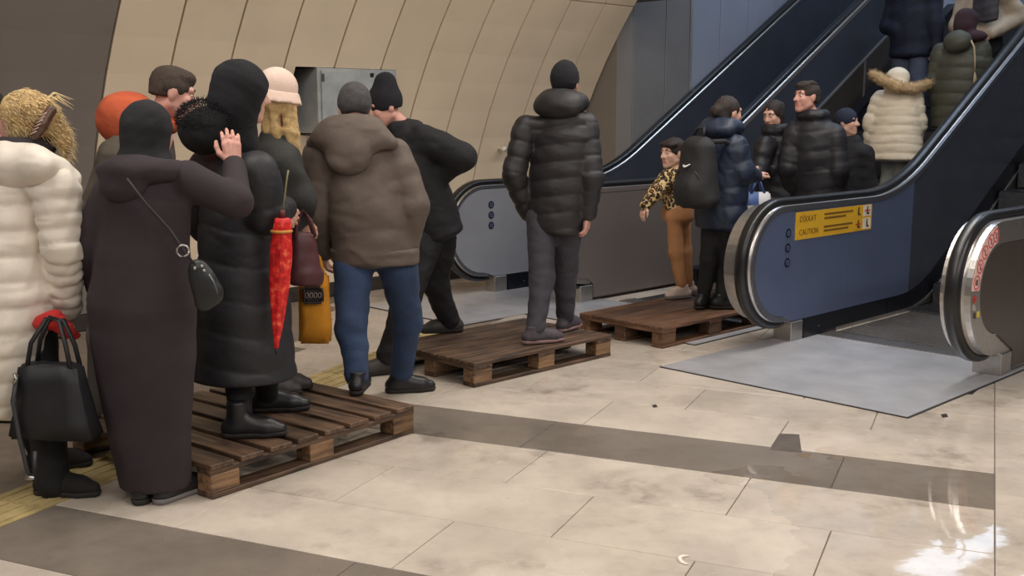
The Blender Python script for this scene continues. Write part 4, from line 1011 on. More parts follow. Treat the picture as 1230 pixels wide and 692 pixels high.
pr += F.sleeve(J, 'L', .095, .09, .065) + F.sleeve(J, 'R', .098, .092, .06) + [cap(J['shL'], J['shR'], .085)]
F.part('coat', pr, .0105, M_BLKN, k=.018, quilt=(.15, .012, .15, .3), wr=.003, wsc=8, cuts=[(P(300, 452, Y), -UP)])
hpn = J['neck']; HR_ = np.stack([F.r, F.f, UP])
ctr = P(246, 158, Y - .05)
hoodo = F.part('hood', [ell(ctr, HR_, (.15, .10, .10)), ell(ctr + UP * .05 + F.f * .08, HR_, (.14, .11, .07))], .011, M_BLKF, k=.04, wr=.006)
V, Q = make([ell(ctr + UP * .05, HR_, (.15, .10, .085)), ell(ctr + F.f * .1 + UP * .03, HR_, (.15, .09, .08))], .012, k=.03)
N = vnormals(V, Q); sel = rng.choice(len(V), min(len(V), 5200), replace=False); sel = sel[(V[sel, 2] > ctr[2] - .06)]
spikes('fur_trim', V[sel] - F.base, N[sel], .022, .0022, M_BLKF, hoodo)
F.trousers(J, mat('black_leggings', (22, 21, 24), .8), .085, .065, .05, wr=.003)
F.shoe(J['anR'], (.85, .1), PAL, M_SHOEB, .27, high=.05); F.shoe(J['anL'], (.9, .15), PAL, M_SHOEB, .27, high=.03)

# ---------- G: woman with pink hat and long blonde hair
Y = 5.34
F = Fig('woman with pale pink hat and long blonde hair half hidden behind the black puffer coat', (*P(325, 480, Y)[:2], PAL), (.8, .6))
J = dict(neck=P(332, 165, Y), shL=P(312, 188, Y + .15), shR=P(340, 196, Y - .10), elL=P(330, 240, Y + .3), wrL=P(352, 262, Y + .32), elR=P(362, 240, Y - .08), wrR=P(366, 262, Y + .02),
         hip=P(322, 300, Y), knL=P(328, 400, Y + .1), knR=P(318, 400, Y), anL=P(332, 470, Y + .12), anR=P(318, 470, Y)); legs_auto(J, F, .07)
F.headframe(P(334, 116, Y), (.75, .65), -.1, .97)
F.body(J, SKIN, [F.hand(J['wrR'], (-.15, .1, -1), (0, 1, 0), 1, .5, .95), F.hand(J['wrL'], (.3, 0, -1), (-1, 0, 0), -1, .6)])
M_PINK = mat('pale_pink_felt', (224, 196, 180), .9, var=.06, bump=.2, bscale=120)
ht = F.part('hat', [F.hell(0, -.01, .045, .092, .108, .090), cap(F.hp(0, -.01, .0), F.hp(0, -.01, .05), .092, .09)], .009, M_PINK, k=.02, cuts=[(F.hp(0, 0, .0), -F.hu)])
br = [F.hp(.100 * math.cos(a), -.01 + .118 * math.sin(a), -.006 - .02) for a in np.linspace(0, 2 * math.pi, 19)]
bi = [F.hp(.090 * math.cos(a), -.01 + .106 * math.sin(a), .016) for a in np.linspace(0, 2 * math.pi, 19)]
F.part('hat_brim', [dict(k='t', a=F.hp(0, -.01, -.034), b=F.hp(0, -.01, .022), wa=.112, wb=.094, da=.130, db=.111, f=F.hf, end=.006, tag='t')], .008, M_PINK, ht, k=.012, cuts=[(F.hp(0, 0, -.034), -F.hu)])
M_BLON = mat('blonde_hair', (196, 164, 112), .6, var=.25, scale=40, bump=.5, bscale=160)
pr = [F.hell(0, -.03, -.02, .085, .09, .075)]
for x, y_, l in ((.066, .035, .36), (.07, .0, .40), (.05, -.06, .30), (0, -.075, .28), (-.05, -.06, .28), (-.07, .0, .3)):
    a = F.hp(x, y_, -.02); pr += chain([a, a - UP * .15 + F.f * .015, a + F.f * .045 - UP * l], [.026, .022, .012])
F.part('hair', pr, .009, M_BLON, k=.02, sub=[F.hell(0, .12, -.03, .06, .08, .09)], wr=.002, wsc=40)
pr = F.torso(J, [(-.12, .19, .14), (.3, .19, .14), (.7, .20, .14), (.9, .14, .11), (1.0, .08, .08)]) + F.sleeve(J, 'L', .08, .068, .05) + F.sleeve(J, 'R', .08, .068, .05, .9) + [cap(J['shL'], J['shR'], .07)]
F.part('jacket', pr, .013, mat('dark_olive_black_jacket', (38, 38, 36), .75, bump=.2), k=.04, wr=.006)
F.trousers(J, mat('dark_grey_trousers', (70, 66, 66), .85), .085, .068, .055); F.shoe(J['anL'], (.9, .2), PAL, mat('grey_boot', (70, 66, 66), .6), .25); F.shoe(J['anR'], (.9, .2), PAL, mat('grey_boot', (70, 66, 66), .6), .25)

# ---------- H: man with orange hood
Y = 5.25
F = Fig('short haired man in olive jacket over an orange hoodie behind the headscarved woman', (*P(135, 505, Y)[:2], 0), (.9, .35))
J = dict(neck=P(182, 150, Y), shL=P(150, 182, Y + .18), shR=P(146, 190, Y - .18), elL=P(150, 260, Y + .24), wrL=P(185, 290, Y + .28), elR=P(112, 262, Y - .16), wrR=P(140, 320, Y - .05),
         hip=P(138, 305, Y), knL=P(132, 405, Y + .1), knR=P(124, 405, Y - .08), anL=P(130, 488, Y + .1), anR=P(122, 495, Y - .06)); legs_auto(J, F, .08)
F.headframe(P(207, 112, Y), (.88, .4), -.3)
F.body(J, SKIN_P, [F.hand(J['wrR'], (.3, .1, -1), (0, 1, 0), 1, .5), F.hand(J['wrL'], (1, 0, -.3), (0, 0, -1), -1, .5)])
F.short_hair(mat('short_brown_hair', (66, 54, 46), .85, var=.25, scale=60, bump=.6, bscale=160), back=-.03)
F.eyes()
M_OLV = mat('olive_brown_jacket', (82, 73, 62), .8, var=.12, bump=.3, bscale=60, fold=.5)
pr = F.torso(J, [(-.08, .20, .15), (.25, .21, .155), (.6, .215, .16), (.82, .20, .145), (.93, .14, .12), (1.0, .09, .085)]) + F.sleeve(J, 'L', .09, .08, .06) + F.sleeve(J, 'R', .095, .085, .06) + [cap(J['shL'], J['shR'], .085)]
F.part('jacket', pr, .0125, M_OLV, k=.045, wr=.007, wsc=13)
M_ORG = mat('orange_fleece', (188, 86, 52), .9, var=.08, bump=.2, bscale=120, fold=.5)
hc_ = P(156, 144, Y - .05); HR_ = np.stack([F.r, F.f, UP])
hq = [ell(hc_, HR_, (.155, .155, .135)), ell(P(178, 152, Y), HR_, (.10, .09, .08)), cap(P(142, 178, Y - .16), P(130, 196, Y - .17), .03, .025)] + chain([J['neck'] + F.r * (.10 * math.cos(a)) + F.f * (.085 * math.sin(a)) for a in np.linspace(0, 6.28, 11)], .035)
F.part('orange_hood', hq, .0105, M_ORG, k=.04, wr=.005, wsc=12, sub=[ell(P(190, 128, Y + .02), HR_, (.085, .10, .085))])
F.trousers(J, mat('grey_trousers', (96, 90, 86), .85), .09, .075, .065); F.shoe(J['anL'], (.9, .3), 0.0, M_SHOEB, .27); F.shoe(J['anR'], (.9, .3), 0.0, M_SHOEB, .27)

# ---------- I: woman in cream puffer coat, blonde hair in a claw clip
Y = 4.36
F = Fig('woman in long cream puffer coat with blonde hair held in a brown claw clip', (*P(55, 600, Y)[:2], 0), (.75, .66))
J = dict(neck=P(30, 182, Y), shL=P(-28, 215, Y + .14), shR=P(66, 222, Y - .12), elL=P(-45, 300, Y + .2), wrL=P(-30, 370, Y + .3), elR=P(76, 300, Y - .13), wrR=P(78, 372, Y + .0),
         hip=P(22, 360, Y), knL=P(40, 480, Y + .12), knR=P(50, 480, Y - .05), anL=P(55, 555, 4.62), anR=P(66, 590, 4.30)); legs_auto(J, F, .07)
J['hipL'] = P(30, 370, Y + .08); J['hipR'] = P(42, 370, Y - .05)
F.headframe(P(27, 147, Y + .04), (-.8, .45), -.1)
hd = F.hand(J['wrR'], (.02, .05, -1), (-.9, .3, 0), 1, .95)
F.body(J, SKIN_P, [hd, F.hand(J['wrL'], (.2, .2, -1), (.9, 0, 0), -1, .5)])
pr = [F.hell(0, -.02, .035, .088, .104, .092), F.hell(0, -.12, .01, .05, .06, .05), cap(F.hp(0, -.10, .03), P(72, 168, Y + .02), .045, .03), cap(P(72, 162, Y), P(78, 188, Y), .026, .012), F.hell(0, -.03, -.03, .078, .083, .07)]
hair = F.part('hair', pr, .008, M_BLON, k=.03, sub=[F.hell(0, .125, -.02, .072, .075, .09), F.hell(.085, .015, -.03, .022, .03, .035), F.hell(-.085, .015, -.03, .022, .03, .035)], wr=.005, wsc=38)
V, Q = make(pr, .012, k=.03); N = vnormals(V, Q); lc = (V - F.hc) @ F.HR.T
ok = np.where((lc[:, 1] < .03) | (lc[:, 2] > .07))[0]; sel = rng.choice(ok, 1500)
dirs = nrm(-F.hf - UP * .35) * 1.0 + N[sel] * .22
spikes('loose_strands', V[sel] - F.base, dirs, .06, .0020, mat('pale_blonde_strand', (226, 200, 150), .55, var=.2, scale=60), hair, droop=.3, jit=.12)
tb = F.hp(0, -.115, .05)
for q in range(7):
    a = tb + F.hr * random.uniform(-.03, .03); e_ = a + np.array([.10 + random.uniform(0, .05), 0, random.uniform(-.02, .05)])
    tube('hair_wisp', [a - F.base, (a + e_) / 2 + UP * .03 - F.base, e_ - UP * .02 - F.base], [.005, .003, .0008], MATS['pale_blonde_strand'], hair, 5)
M_CLIP = mat('brown_plastic_clip', (84, 58, 44), .35)
cl = F.part('hair_clip', chain([P(42, 163, Y - .10), P(50, 150, Y - .11), P(62, 132, Y - .08)], [.018, .024, .02]), .006, M_CLIP, k=.01)
for q in range(6):
    t_ = q / 5; c0 = lerp(P(41, 160, Y - .132), P(53, 138, Y - .138), t_)
    tube('clip_tooth', [c0 - F.base + np.array([-.016, 0, -.004]), c0 + np.array([.012, -.004, .008]) - F.base], .0028, mat('clip_teeth', (190, 160, 140), .4), cl, 5)
M_CREAM = mat('cream_puffer_nylon', (222, 212, 198), .6, var=.06, bump=.1, bscale=60, fold=.35, fscale=6)
L = [lv(-72, 52, 478, .2), lv(-66, 74, 420, .2), lv(-58, 82, 350, .19), lv(-48, 72, 260, .18), lv(-40, 68, 220, .16), lv(0, 56, 190, .11)]
pr = [tor(a[0], b[0], a[1], a[1] * .75, b[1], b[1] * .75, F.f, .04) for a, b in zip(L[:-1], L[1:])]
pr += F.sleeve(J, 'L', .09, .08, .06) + F.sleeve(J, 'R', .088, .078, .058, .97) + [cap(J['shL'], J['shR'], .08)]
F.part('coat', pr, .0105, M_CREAM, k=.016, quilt=(.10, .014, .056, .32), wr=.006, wsc=14)
F.part('hood', [ell(P(38, 198, Y - .12), np.stack([F.r, F.f, UP]), (.17, .085, .085)), ell(P(10, 200, Y - .08), np.stack([F.r, F.f, UP]), (.15, .09, .10)), cap(P(70, 200, Y - .12), P(88, 214, Y - .08), .04, .035), cap(P(76, 216, Y - .14), P(88, 232, Y - .1), .03, .03)], .011, M_CREAM, k=.03, wr=.005)
F.part('scarf', chain([J['neck'] + F.r * (.085 * math.cos(a)) + F.f * (.08 * math.sin(a)) + UP * .02 for a in np.linspace(0, 6.28, 11)], .035), .01, mat('dark_scarf', (46, 42, 44), .9), k=.02)
F.trousers(J, mat('black_wide_trousers', (24, 23, 25), .85), .085, .075, .07, wr=.004)
M_BOOT = mat('black_suede', (26, 22, 22), .85, var=.3)
F.shoe(J['anR'], (.9, -.05), 0.0, M_BOOT, .26, high=.08); F.shoe(J['anL'], (.8, .3), 0.0, M_BOOT, .26, high=.08)

# ---------- K: person at the left edge, only the face in frame
Y = 5.42
F = Fig('dark coated person at the left edge facing the cream coat, only cheek and boot showing', (*P(-30, 510, Y)[:2], 0), (.95, -.2))
J = dict(neck=P(-22, 180, Y), shL=P(-26, 200, Y + .18), shR=P(-30, 204, Y - .18), elL=P(-26, 270, Y + .2), wrL=P(-5, 300, Y + .15), elR=P(-40, 272, Y - .2), wrR=P(-14, 310, Y - .1),
         hip=P(-32, 310, Y), knL=P(-26, 410, Y + .1), knR=P(-20, 410, Y), anL=P(-20, 490, Y + .15), anR=P(-6, 500, Y)); legs_auto(J, F, .08)
F.headframe(P(-16, 140, Y), (.95, -.2), 0)
F.body(J, SKIN_P, [F.hand(J['wrR'], (1, 0, -.3), (0, 0, -1), 1, .5), F.hand(J['wrL'], (1, 0, -.3), (0, 0, -1), -1, .5)], lips=LIPS); F.eyes(); F.short_hair(MATS['dark_hair'])
pr = F.torso(J, [(-.3, .2, .15), (.3, .2, .15), (.7, .2, .15), (.9, .14, .11), (1.0, .09, .085)]) + F.sleeve(J, 'L', .085, .075, .055) + F.sleeve(J, 'R', .085, .075, .055)
F.part('coat', pr, .014, M_BLKC, k=.04, wr=.006)
F.trousers(J, MATS['black_trousers']); F.shoe(J['anR'], (.95, -.1), 0.0, mat('brown_boot', (92, 72, 58), .6), .28, high=.06); F.shoe(J['anL'], (.95, -.1), 0.0, mat('brown_boot', (92, 72, 58), .6), .28, high=.06)

# ---------- N: child in leopard jacket
Y = 8.32
F = Fig('small child in leopard print jacket and tan trousers on the soaked pallet', (*P(818, 357, Y)[:2], PAL), (-.85, -.45))
J = dict(neck=P(810, 208, Y), shL=P(800, 215, Y - .09), shR=P(818, 215, Y + .09), elL=P(787, 232, Y - .14), wrL=P(775, 247, Y - .18), elR=P(826, 234, Y + .13), wrR=P(822, 252, Y + .10),
         hip=P(814, 256, Y), knL=P(812, 304, Y - .05), knR=P(822, 302, Y + .06), anL=P(819, 345, Y - .04), anR=P(826, 345, Y + .12)); J['hipL'] = P(811, 262, Y - .05); J['hipR'] = P(819, 262, Y + .05)
F.headframe(P(808, 184, Y), (-.8, -.55), -.08, .93)
F.body(J, SKIN_C, [F.hand(J['wrL'], (-.35, -.1, -1), (.6, .3, -.2), 1, .4, .75), F.hand(J['wrR'], (-.2, 0, -1), (0, -1, 0), -1, .5, .75)], lips=LIPS); F.eyes()
M_DKH = mat('dark_brown_hair', (46, 36, 32), .7, var=.2, scale=60, bump=.5, bscale=150)
F.part('hair', [F.hell(0, -.022, .035, .086, .102, .092), F.hell(0, -.06, -.04, .075, .06, .07), F.hell(.035, .045, .075, .055, .05, .030), F.hell(-.035, .045, .075, .055, .05, .030), cap(F.hp(0, -.09, .0), F.hp(.0, -.11, -.12), .04, .025)], .008, M_DKH, k=.02, sub=[F.hell(0, .12, -.02, .072, .078, .085)], ksub=.01, wr=.003, wsc=45)
pr = F.torso(J, [(-.06, .125, .10), (.3, .13, .10), (.7, .125, .095), (.9, .09, .08), (1.0, .06, .06)]) + F.sleeve(J, 'L', .062, .055, .042) + F.sleeve(J, 'R', .062, .055, .042) + [cap(J['shL'], J['shR'], .055)] + chain([J['neck'] + UP * .01 + F.r * (.06 * math.cos(a)) + F.f * (.06 * math.sin(a)) for a in np.linspace(0, 6.28, 9)], .024)
F.part('jacket', pr, .011, LEO, k=.03, wr=.004)
F.trousers(J, mat('tan_trousers', (178, 126, 84), .85, bump=.2), .066, .056, .046, up=.05, wr=.004)
M_CSH = mat('pale_child_shoe', (206, 184, 172), .6)
F.shoe(J['anL'], (-.9, -.3), PAL, M_CSH, .19, h=.008, wd=.8, sole=(150, 110, 92)); F.shoe(J['anR'], (-.9, -.3), PAL, M_CSH, .19, h=.008, wd=.8, sole=(150, 110, 92))

# ---------- O: woman in navy jacket with backpack
Y = 7.86
F = Fig('woman in navy hooded jacket and black leggings wearing a black backpack', (*P(858, 372, Y)[:2], PAL), (.72, .62))
J = dict(neck=P(870, 158, Y), shL=P(852, 175, Y + .14), shR=P(884, 176, Y - .13), elL=P(870, 215, Y + .25), wrL=P(900, 214, Y + .38), elR=P(893, 206, Y - .14), wrR=P(908, 212, Y + .12),
         hip=P(866, 252, Y), knL=P(852, 312, Y - .02), knR=P(874, 310, Y), anL=P(844, 358, 7.86), anR=P(867, 362, 7.84)); legs_auto(J, F, .08)
F.headframe(P(875, 136, Y), (.8, .45), -.12, .96)
F.body(J, SKIN, [F.hand(J['wrR'], (.5, .5, .2), (0, 0, -1), -1, .7, .9), F.hand(J['wrL'], (.6, .3, .2), (0, 0, -1), 1, .7, .9)], lips=LIPS); F.eyes()
F.part('hair', [F.hell(0, -.022, .035, .084, .102, .092), F.hell(0, -.06, -.03, .07, .055, .06), F.hell(0, -.118, .0, .05, .045, .046)], .008, M_DKH, k=.022, sub=[F.hell(0, .12, -.025, .08, .078, .085), F.hell(.082, .01, -.02, .02, .028, .035), F.hell(-.082, .01, -.02, .02, .028, .035)], wr=.003, wsc=45)
M_NAVY = mat('navy_jacket_nylon', (33, 43, 63), .5, var=.12, bump=.1, bscale=60, fold=.3, fscale=6)
pr = F.torso(J, [(-.20, .20, .15), (.1, .20, .15), (.45, .20, .15), (.78, .195, .145), (.92, .14, .115), (1.0, .085, .08)]) + F.sleeve(J, 'L', .078, .07, .052) + F.sleeve(J, 'R', .08, .072, .052, .95) + [cap(J['shL'], J['shR'], .075)]
F.part('jacket', pr, .0115, M_NAVY, k=.035, quilt=(.13, .010, .11), wr=.005)
F.part('hood', hood_down(F, J, .16, .085, .02, .035, .042, .09, .07), .011, M_NAVY, k=.03, wr=.005)
F.trousers(J, MATS['black_leggings'], .09, .066, .05); F.shoe(J['anL'], (.5, .6), PAL, M_SHOEB, .25); F.shoe(J['anR'], (.9, .0), PAL, M_SHOEB, .25)
O_J, O_F = J, F

# ---------- Q: woman in black by the escalator
Y = 9.2
zb = 0.15
F = Fig('woman in black puffer with tied back hair looking down beside the young man', (*P(925, 330, Y)[:2], zb), (-.75, -.6))
J = dict(neck=P(933, 160, Y), shL=P(918, 176, Y - .15), shR=P(944, 176, Y + .13), elL=P(912, 206, Y - .2), wrL=P(910, 206, Y - .36), elR=P(948, 210, Y + .12), wrR=P(920, 208, Y - .15),
         hip=P(934, 240, Y), knL=P(930, 292, Y - .03), knR=P(940, 292, Y + .05), anL=P(930, 335, Y - .03), anR=P(940, 335, Y + .05)); legs_auto(J, F, .08)
F.headframe(P(929, 138, Y), (-.7, -.68), -.30, .94)
F.body(J, SKIN, [F.hand(J['wrL'], (-.5, -.7, .3), (.4, 0, -.7), -1, .8, .95), F.hand(J['wrR'], (-.6, -.6, .2), (0, .4, -.7), 1, .8, .95)], lips=LIPS); F.eyes()
F.part('hair', [F.hell(0, -.022, .035, .084, .102, .094), F.hell(0, -.06, -.03, .07, .055, .06), F.hell(.0, -.11, .04, .05, .05, .05), cap(F.hp(.074, -.01, .0), F.hp(.07, .0, -.10), .018, .010), cap(F.hp(-.074, -.01, .0), F.hp(-.07, .0, -.10), .018, .010)], .009, M_DKH, k=.015, sub=[F.hell(0, .125, -.015, .076, .08, .088)], wr=.003, wsc=45)
pr = F.torso(J, [(-.05, .19, .15), (.3, .20, .155), (.7, .20, .15), (.9, .14, .115), (1.0, .085, .085)]) + F.sleeve(J, 'L', .08, .072, .055, .93) + F.sleeve(J, 'R', .08, .072, .055, .93) + [cap(J['shL'], J['shR'], .075)] + chain([J['neck'] + UP * .03 + F.r * (.085 * math.cos(a)) + F.f * (.085 * math.sin(a)) for a in np.linspace(0, 6.28, 9)], .042)
F.part('jacket', pr, .0135, M_BLKN, k=.035, quilt=(.12, .010, .11), wr=.005)
F.trousers(J, mat('khaki_trousers', (112, 96, 74), .85), .09, .07, .055); F.shoe(J['anL'], (-.7, -.6), zb, M_SHOEB, .25, h=.014); F.shoe(J['anR'], (-.7, -.6), zb, M_SHOEB, .25, h=.014)

# ---------- R: young man with short hair turned left
Y = 8.95
F = Fig('young man in black puffer jacket with short dark hair, head turned left', (*P(985, 330, Y)[:2], zb), (.45, .85))
J = dict(neck=P(977, 142, Y), shL=P(955, 158, Y + .05), shR=P(1002, 162, Y - .10), elL=P(946, 200, Y + .02), wrL=P(955, 240, Y + .15), elR=P(1008, 205, Y - .14), wrR=P(1005, 245, Y + .03),
         hip=P(984, 238, Y), knL=P(975, 295, Y), knR=P(995, 295, Y), anL=P(975, 340, Y), anR=P(995, 340, Y)); legs_auto(J, F, .09)
F.headframe(P(969, 117, Y - .02), (-.82, -.35), .02, 1.0)
F.body(J, SKIN_P, [F.hand(J['wrL'], (0, .2, -1), (1, 0, 0), -1, .6), F.hand(J['wrR'], (0, .2, -1), (-1, 0, 0), 1, .6)], lips=LIPS, hh=.005); F.eyes(brow=(40, 30, 26))
hr = F.short_hair(mat('dark_brown_cropped_hair', (58, 48, 42), .85, var=.25, scale=60, bump=.6, bscale=160), back=-.045)
F.part('fringe', [F.hell(0, .045, .092, .062, .05, .028), F.hell(0, -.01, .108, .066, .075, .026)], .008, MATS['dark_brown_cropped_hair'], hr, k=.02, wr=.005, wsc=50)
pr = F.torso(J, [(-.12, .185, .15), (.2, .20, .155), (.55, .21, .16), (.8, .195, .145), (.93, .14, .12), (1.0, .095, .09)]) + F.sleeve(J, 'L', .088, .08, .058) + F.sleeve(J, 'R', .09, .082, .058) + [cap(J['shL'], J['shR'], .085)] + chain([J['neck'] + UP * .025 + F.r * (.085 * math.cos(a)) + F.f * (.085 * math.sin(a)) for a in np.linspace(0, 6.28, 9)], .045)
F.part('jacket', pr, .012, M_BLKN, k=.025, quilt=(.16, .009, .14), wr=.005)
F.trousers(J, mat('light_grey_trousers', (150, 150, 156), .85), .10, .08, .065); F.shoe(J['anL'], (.4, .8), zb, M_SHOEB, .27, h=.014); F.shoe(J['anR'], (.4, .8), zb, M_SHOEB, .27, h=.014)

# ---------- S: dark haired person between the young man and the cream coated child
pos = WE(8.62, 4.75); zb2 = 0.15
F = Fig('dark clothed person with dark blue cap mostly hidden behind the young man', (pos[0], pos[1], zb2), (-.5, .7))
Y = pos[1]
def at(px, py, dy=0.0): return P(px, py, Y + dy)
J = dict(neck=at(1022, 168), shL=at(1008, 186, .1), shR=at(1038, 186, -.1), elL=at(1000, 225, .1), elR=at(1044, 225, -.1), wrL=at(1005, 255, 0), wrR=at(1042, 255, -.02), hip=at(1026, 255), knL=at(1020, 300), knR=at(1032, 300), anL=at(1020, 340), anR=at(1032, 340)); legs_auto(J, F, .08)
F.headframe(at(1017, 147), (.6, -.5), 0, .92); F.body(J, SKIN, (), hh=.007)
F.beanie(mat('dark_blue_knit', (36, 42, 60), .9, var=.15), cut=-.02, brim=False)
pr = F.torso(J, [(-.2, .18, .14), (.3, .18, .14), (.7, .185, .14), (.9, .13, .11), (1.0, .085, .08)]) + F.sleeve(J, 'L', .08, .07, .055) + F.sleeve(J, 'R', .08, .07, .055) + [cap(J['shL'], J['shR'], .07)]
F.part('coat', pr, .015, M_BLKC, k=.04, wr=.006); F.trousers(J, MATS['black_trousers'], h=.018); F.shoe(J['anL'], (-.5, .7), zb2, M_SHOEB, .26, h=.014); F.shoe(J['anR'], (-.5, .7), zb2, M_SHOEB, .26, h=.014)

# ---------- riders on the crowded escalator
def rider_base(e):
    k = math.floor((e - 7.08) / 0.4); ez = 7.08 + .4 * k + .2
    return (max(0.0, (ez - 8.5) * T30) if ez > 8.7 else 0.0) + 0.004
# T: child in cream puffer with fur hood
pos = WE(9.80, 4.92); Y = pos[1]; zb = rider_base(9.8)
F = Fig('child in cream puffer coat with tan fur edged hood riding up the escalator', (pos[0], pos[1], zb), E1)
g0 = np.array([pos[0], pos[1], zb]); X = F.r
J = dict(neck=at(1078, 106), shL=at(1057, 118, .07), shR=at(1099, 118, -.07), elL=at(1046, 146, .08), elR=at(1104, 148, -.1), wrL=at(1044, 170, .12), wrR=at(1100, 172, -.05), hip=at(1075, 176), knL=at(1068, 206, .1), knR=at(1082, 206), anL=g0 - X * .07 + UP * .09, anR=g0 + X * .07 + UP * .09); legs_auto(J, F, .07)
F.headframe(at(1079, 96), (.5, .85), -.2, .9); F.body(J, SKIN_C, [F.hand(J['wrL'], (0, .2, -1), (1, 0, 0), -1, .5, .75), F.hand(J['wrR'], (0, .2, -1), (-1, 0, 0), 1, .5, .75)], hh=.007, face=False)
M_CREAM2 = mat('ivory_puffer_nylon', (232, 218, 194), .6, var=.05, bump=.2, bscale=60)
L = [lv(1037, 1109, 190, .16), lv(1041, 1107, 160, .15), lv(1047, 1105, 130, .14), lv(1054, 1102, 116, .12), lv(1066, 1090, 104, .08)]
pr = [tor(a[0], b[0], a[1], a[1] * .72, b[1], b[1] * .72, F.f, .035) for a, b in zip(L[:-1], L[1:])] + F.sleeve(J, 'L', .075, .07, .05) + F.sleeve(J, 'R', .075, .07, .05) + [cap(J['shL'], J['shR'], .065)]
F.part('coat', pr, .011, M_CREAM2, k=.03, quilt=(.085, .011, .08), wr=.004)
ho = F.part('hood', [F.hell(0, -.03, .01, .12, .12, .115), F.hell(0, -.075, -.085, .13, .10, .075)], .011, M_CREAM2, k=.03, wr=.003, sub=[F.hell(0, .14, -.02, .09, .09, .1)])
trim = [at(1048, 89, -.02), at(1061, 96, -.15), at(1079, 104, -.20), at(1098, 106, -.20), at(1116, 100, -.10)]
F.part('fur_band', chain(trim, [.035, .042, .045, .042, .035]), .012, mat('tan_fur', (206, 176, 134), .9, var=.2, scale=40, bump=.6, bscale=120), ho, k=.02, wr=.006, wsc=40)
V, Q = make(chain(trim, [.033, .04, .042, .04, .033]), .014, k=.02); N = vnormals(V, Q)
spikes('fur_trim', V - F.base, N, .035, .002, MATS['tan_fur'], ho)
F.trousers(J, mat('pale_grey_green_trousers', (150, 156, 150), .85), .075, .065, .055, h=.015, up=.05); F.shoe(J['anL'], E1, zb, M_CSH, .2, wd=.8, h=.014); F.shoe(J['anR'], E1, zb, M_CSH, .2, wd=.8, h=.014)
# U: person in olive puffer
pos = WE(9.98, 4.56); Y = pos[1]; zb = rider_base(9.98); g0 = np.array([pos[0], pos[1], zb])
F = Fig('person in olive puffer jacket and maroon head covering on the crowded escalator', (pos[0], pos[1], zb), E1); X = F.r
J = dict(neck=at(1158, 42), shL=at(1130, 62, .1), shR=at(1178, 58, -.1), elL=at(1122, 100, .1), elR=at(1186, 98, -.12), wrL=at(1126, 135, .2), wrR=at(1186, 130, .1), hip=at(1150, 138), knL=at(1142, 185, .05), knR=at(1160, 185), anL=g0 - X * .09 + UP * .09, anR=g0 + X * .09 + UP * .09); legs_auto(J, F, .08)
F.headframe(at(1161, 27), (.6, .8), -.35, .97); F.body(J, SKIN, [F.hand(J['wrL'], (0, .2, -1), (1, 0, 0), -1, .5), F.hand(J['wrR'], (0, .2, -1), (-1, 0, 0), 1, .5)], hh=.007, face=False)
M_OLP = mat('olive_puffer_nylon', (70, 70, 58), .6, var=.1, bump=.2)
L = [lv(1119, 1180, 152, .17), lv(1119, 1184, 110, .16), lv(1124, 1186, 75, .15), lv(1132, 1180, 58, .13), lv(1146, 1172, 44, .09)]
pr = [tor(a[0], b[0], a[1], a[1] * .75, b[1], b[1] * .75, F.f, .035) for a, b in zip(L[:-1], L[1:])] + F.sleeve(J, 'L', .082, .075, .055) + F.sleeve(J, 'R', .082, .075, .055) + [cap(J['shL'], J['shR'], .07)]
F.part('jacket', pr, .012, M_OLP, k=.03, quilt=(.115, .012, .1), wr=.004)
F.part('hood', [ell(at(1150, 50, -.13), np.stack([F.r, F.f, UP]), (.13, .09, .10))], .011, M_OLP, k=.03, wr=.004)
F.part('head_cover', [F.hell(0, -.02, .02, .105, .12, .108), F.hell(0, -.03, -.06, .10, .10, .08), ell(at(1166, 44, -.08), np.stack([F.r, F.f, UP]), (.15, .09, .06))], .010, mat('maroon_knit', (56, 34, 42), .9, var=.15), k=.03, wr=.004, sub=[F.hell(0, .14, -.02, .07, .08, .09)])
F.trousers(J, MATS['black_trousers'], h=.018); F.shoe(J['anL'], E1, zb, M_SHOEB, .26, h=.014); F.shoe(J['anR'], E1, zb, M_SHOEB, .26, h=.014)
M_STRAP = mat('pale_leather_strap', (178, 158, 126), .6)
sb = thing('shoulder_strap_tassel', 'pale leather strap with tassel hanging on the olive puffer jacket', 'bag strap', at(1171, 75, -.26))
bpz = at(1171, 75, -.26)
tube('strap', [at(1166, 48, -.22) - bpz, at(1170, 56, -.26) - bpz, at(1171, 70, -.275) - bpz, at(1171, 86, -.27) - bpz], .008, M_STRAP, sb)
for q in range(8):
    x = random.uniform(-.022, .022); tube('tassel_strand', [at(1171, 86, -.27) - bpz, at(1171, 96, -.275) - bpz + np.array([x * .6, 0, 0]), at(1172, 106, -.27) - bpz + np.array([x, 0, 0])], [.005, .005, .003], M_STRAP, sb, 5)
# V: person in navy coat and jeans, head out of frame
pos = WE(10.95, 5.35); Y = pos[1]; zb = rider_base(10.95); g0 = np.array([pos[0], pos[1], zb])
F = Fig('person in long navy coat and grey-blue jeans high on the escalator, hand at side', (pos[0], pos[1], zb), E1); X = F.r
hgt = lambda z: g0 + UP * z
J = dict(neck=hgt(1.42), shL=hgt(1.36) - X * .19, shR=hgt(1.36) + X * .19, elL=hgt(1.08) - X * .25, elR=hgt(1.08) + X * .25, wrL=at(1077, 36, 0), wrR=hgt(.86) + X * .27, hip=hgt(.90), knL=hgt(.5) - X * .10, knR=hgt(.5) + X * .10, anL=hgt(.09) - X * .10, anR=hgt(.09) + X * .10); legs_auto(J, F, .09)
F.headframe(hgt(1.60), E1); F.body(J, SKIN_P, [F.hand(J['wrL'], (.05, .1, -1), (1, 0, 0), -1, .6), F.hand(J['wrR'], (0, .2, -1), (-1, 0, 0), 1, .5)], hh=.009, face=False); F.short_hair(M_DKH, h=.012)
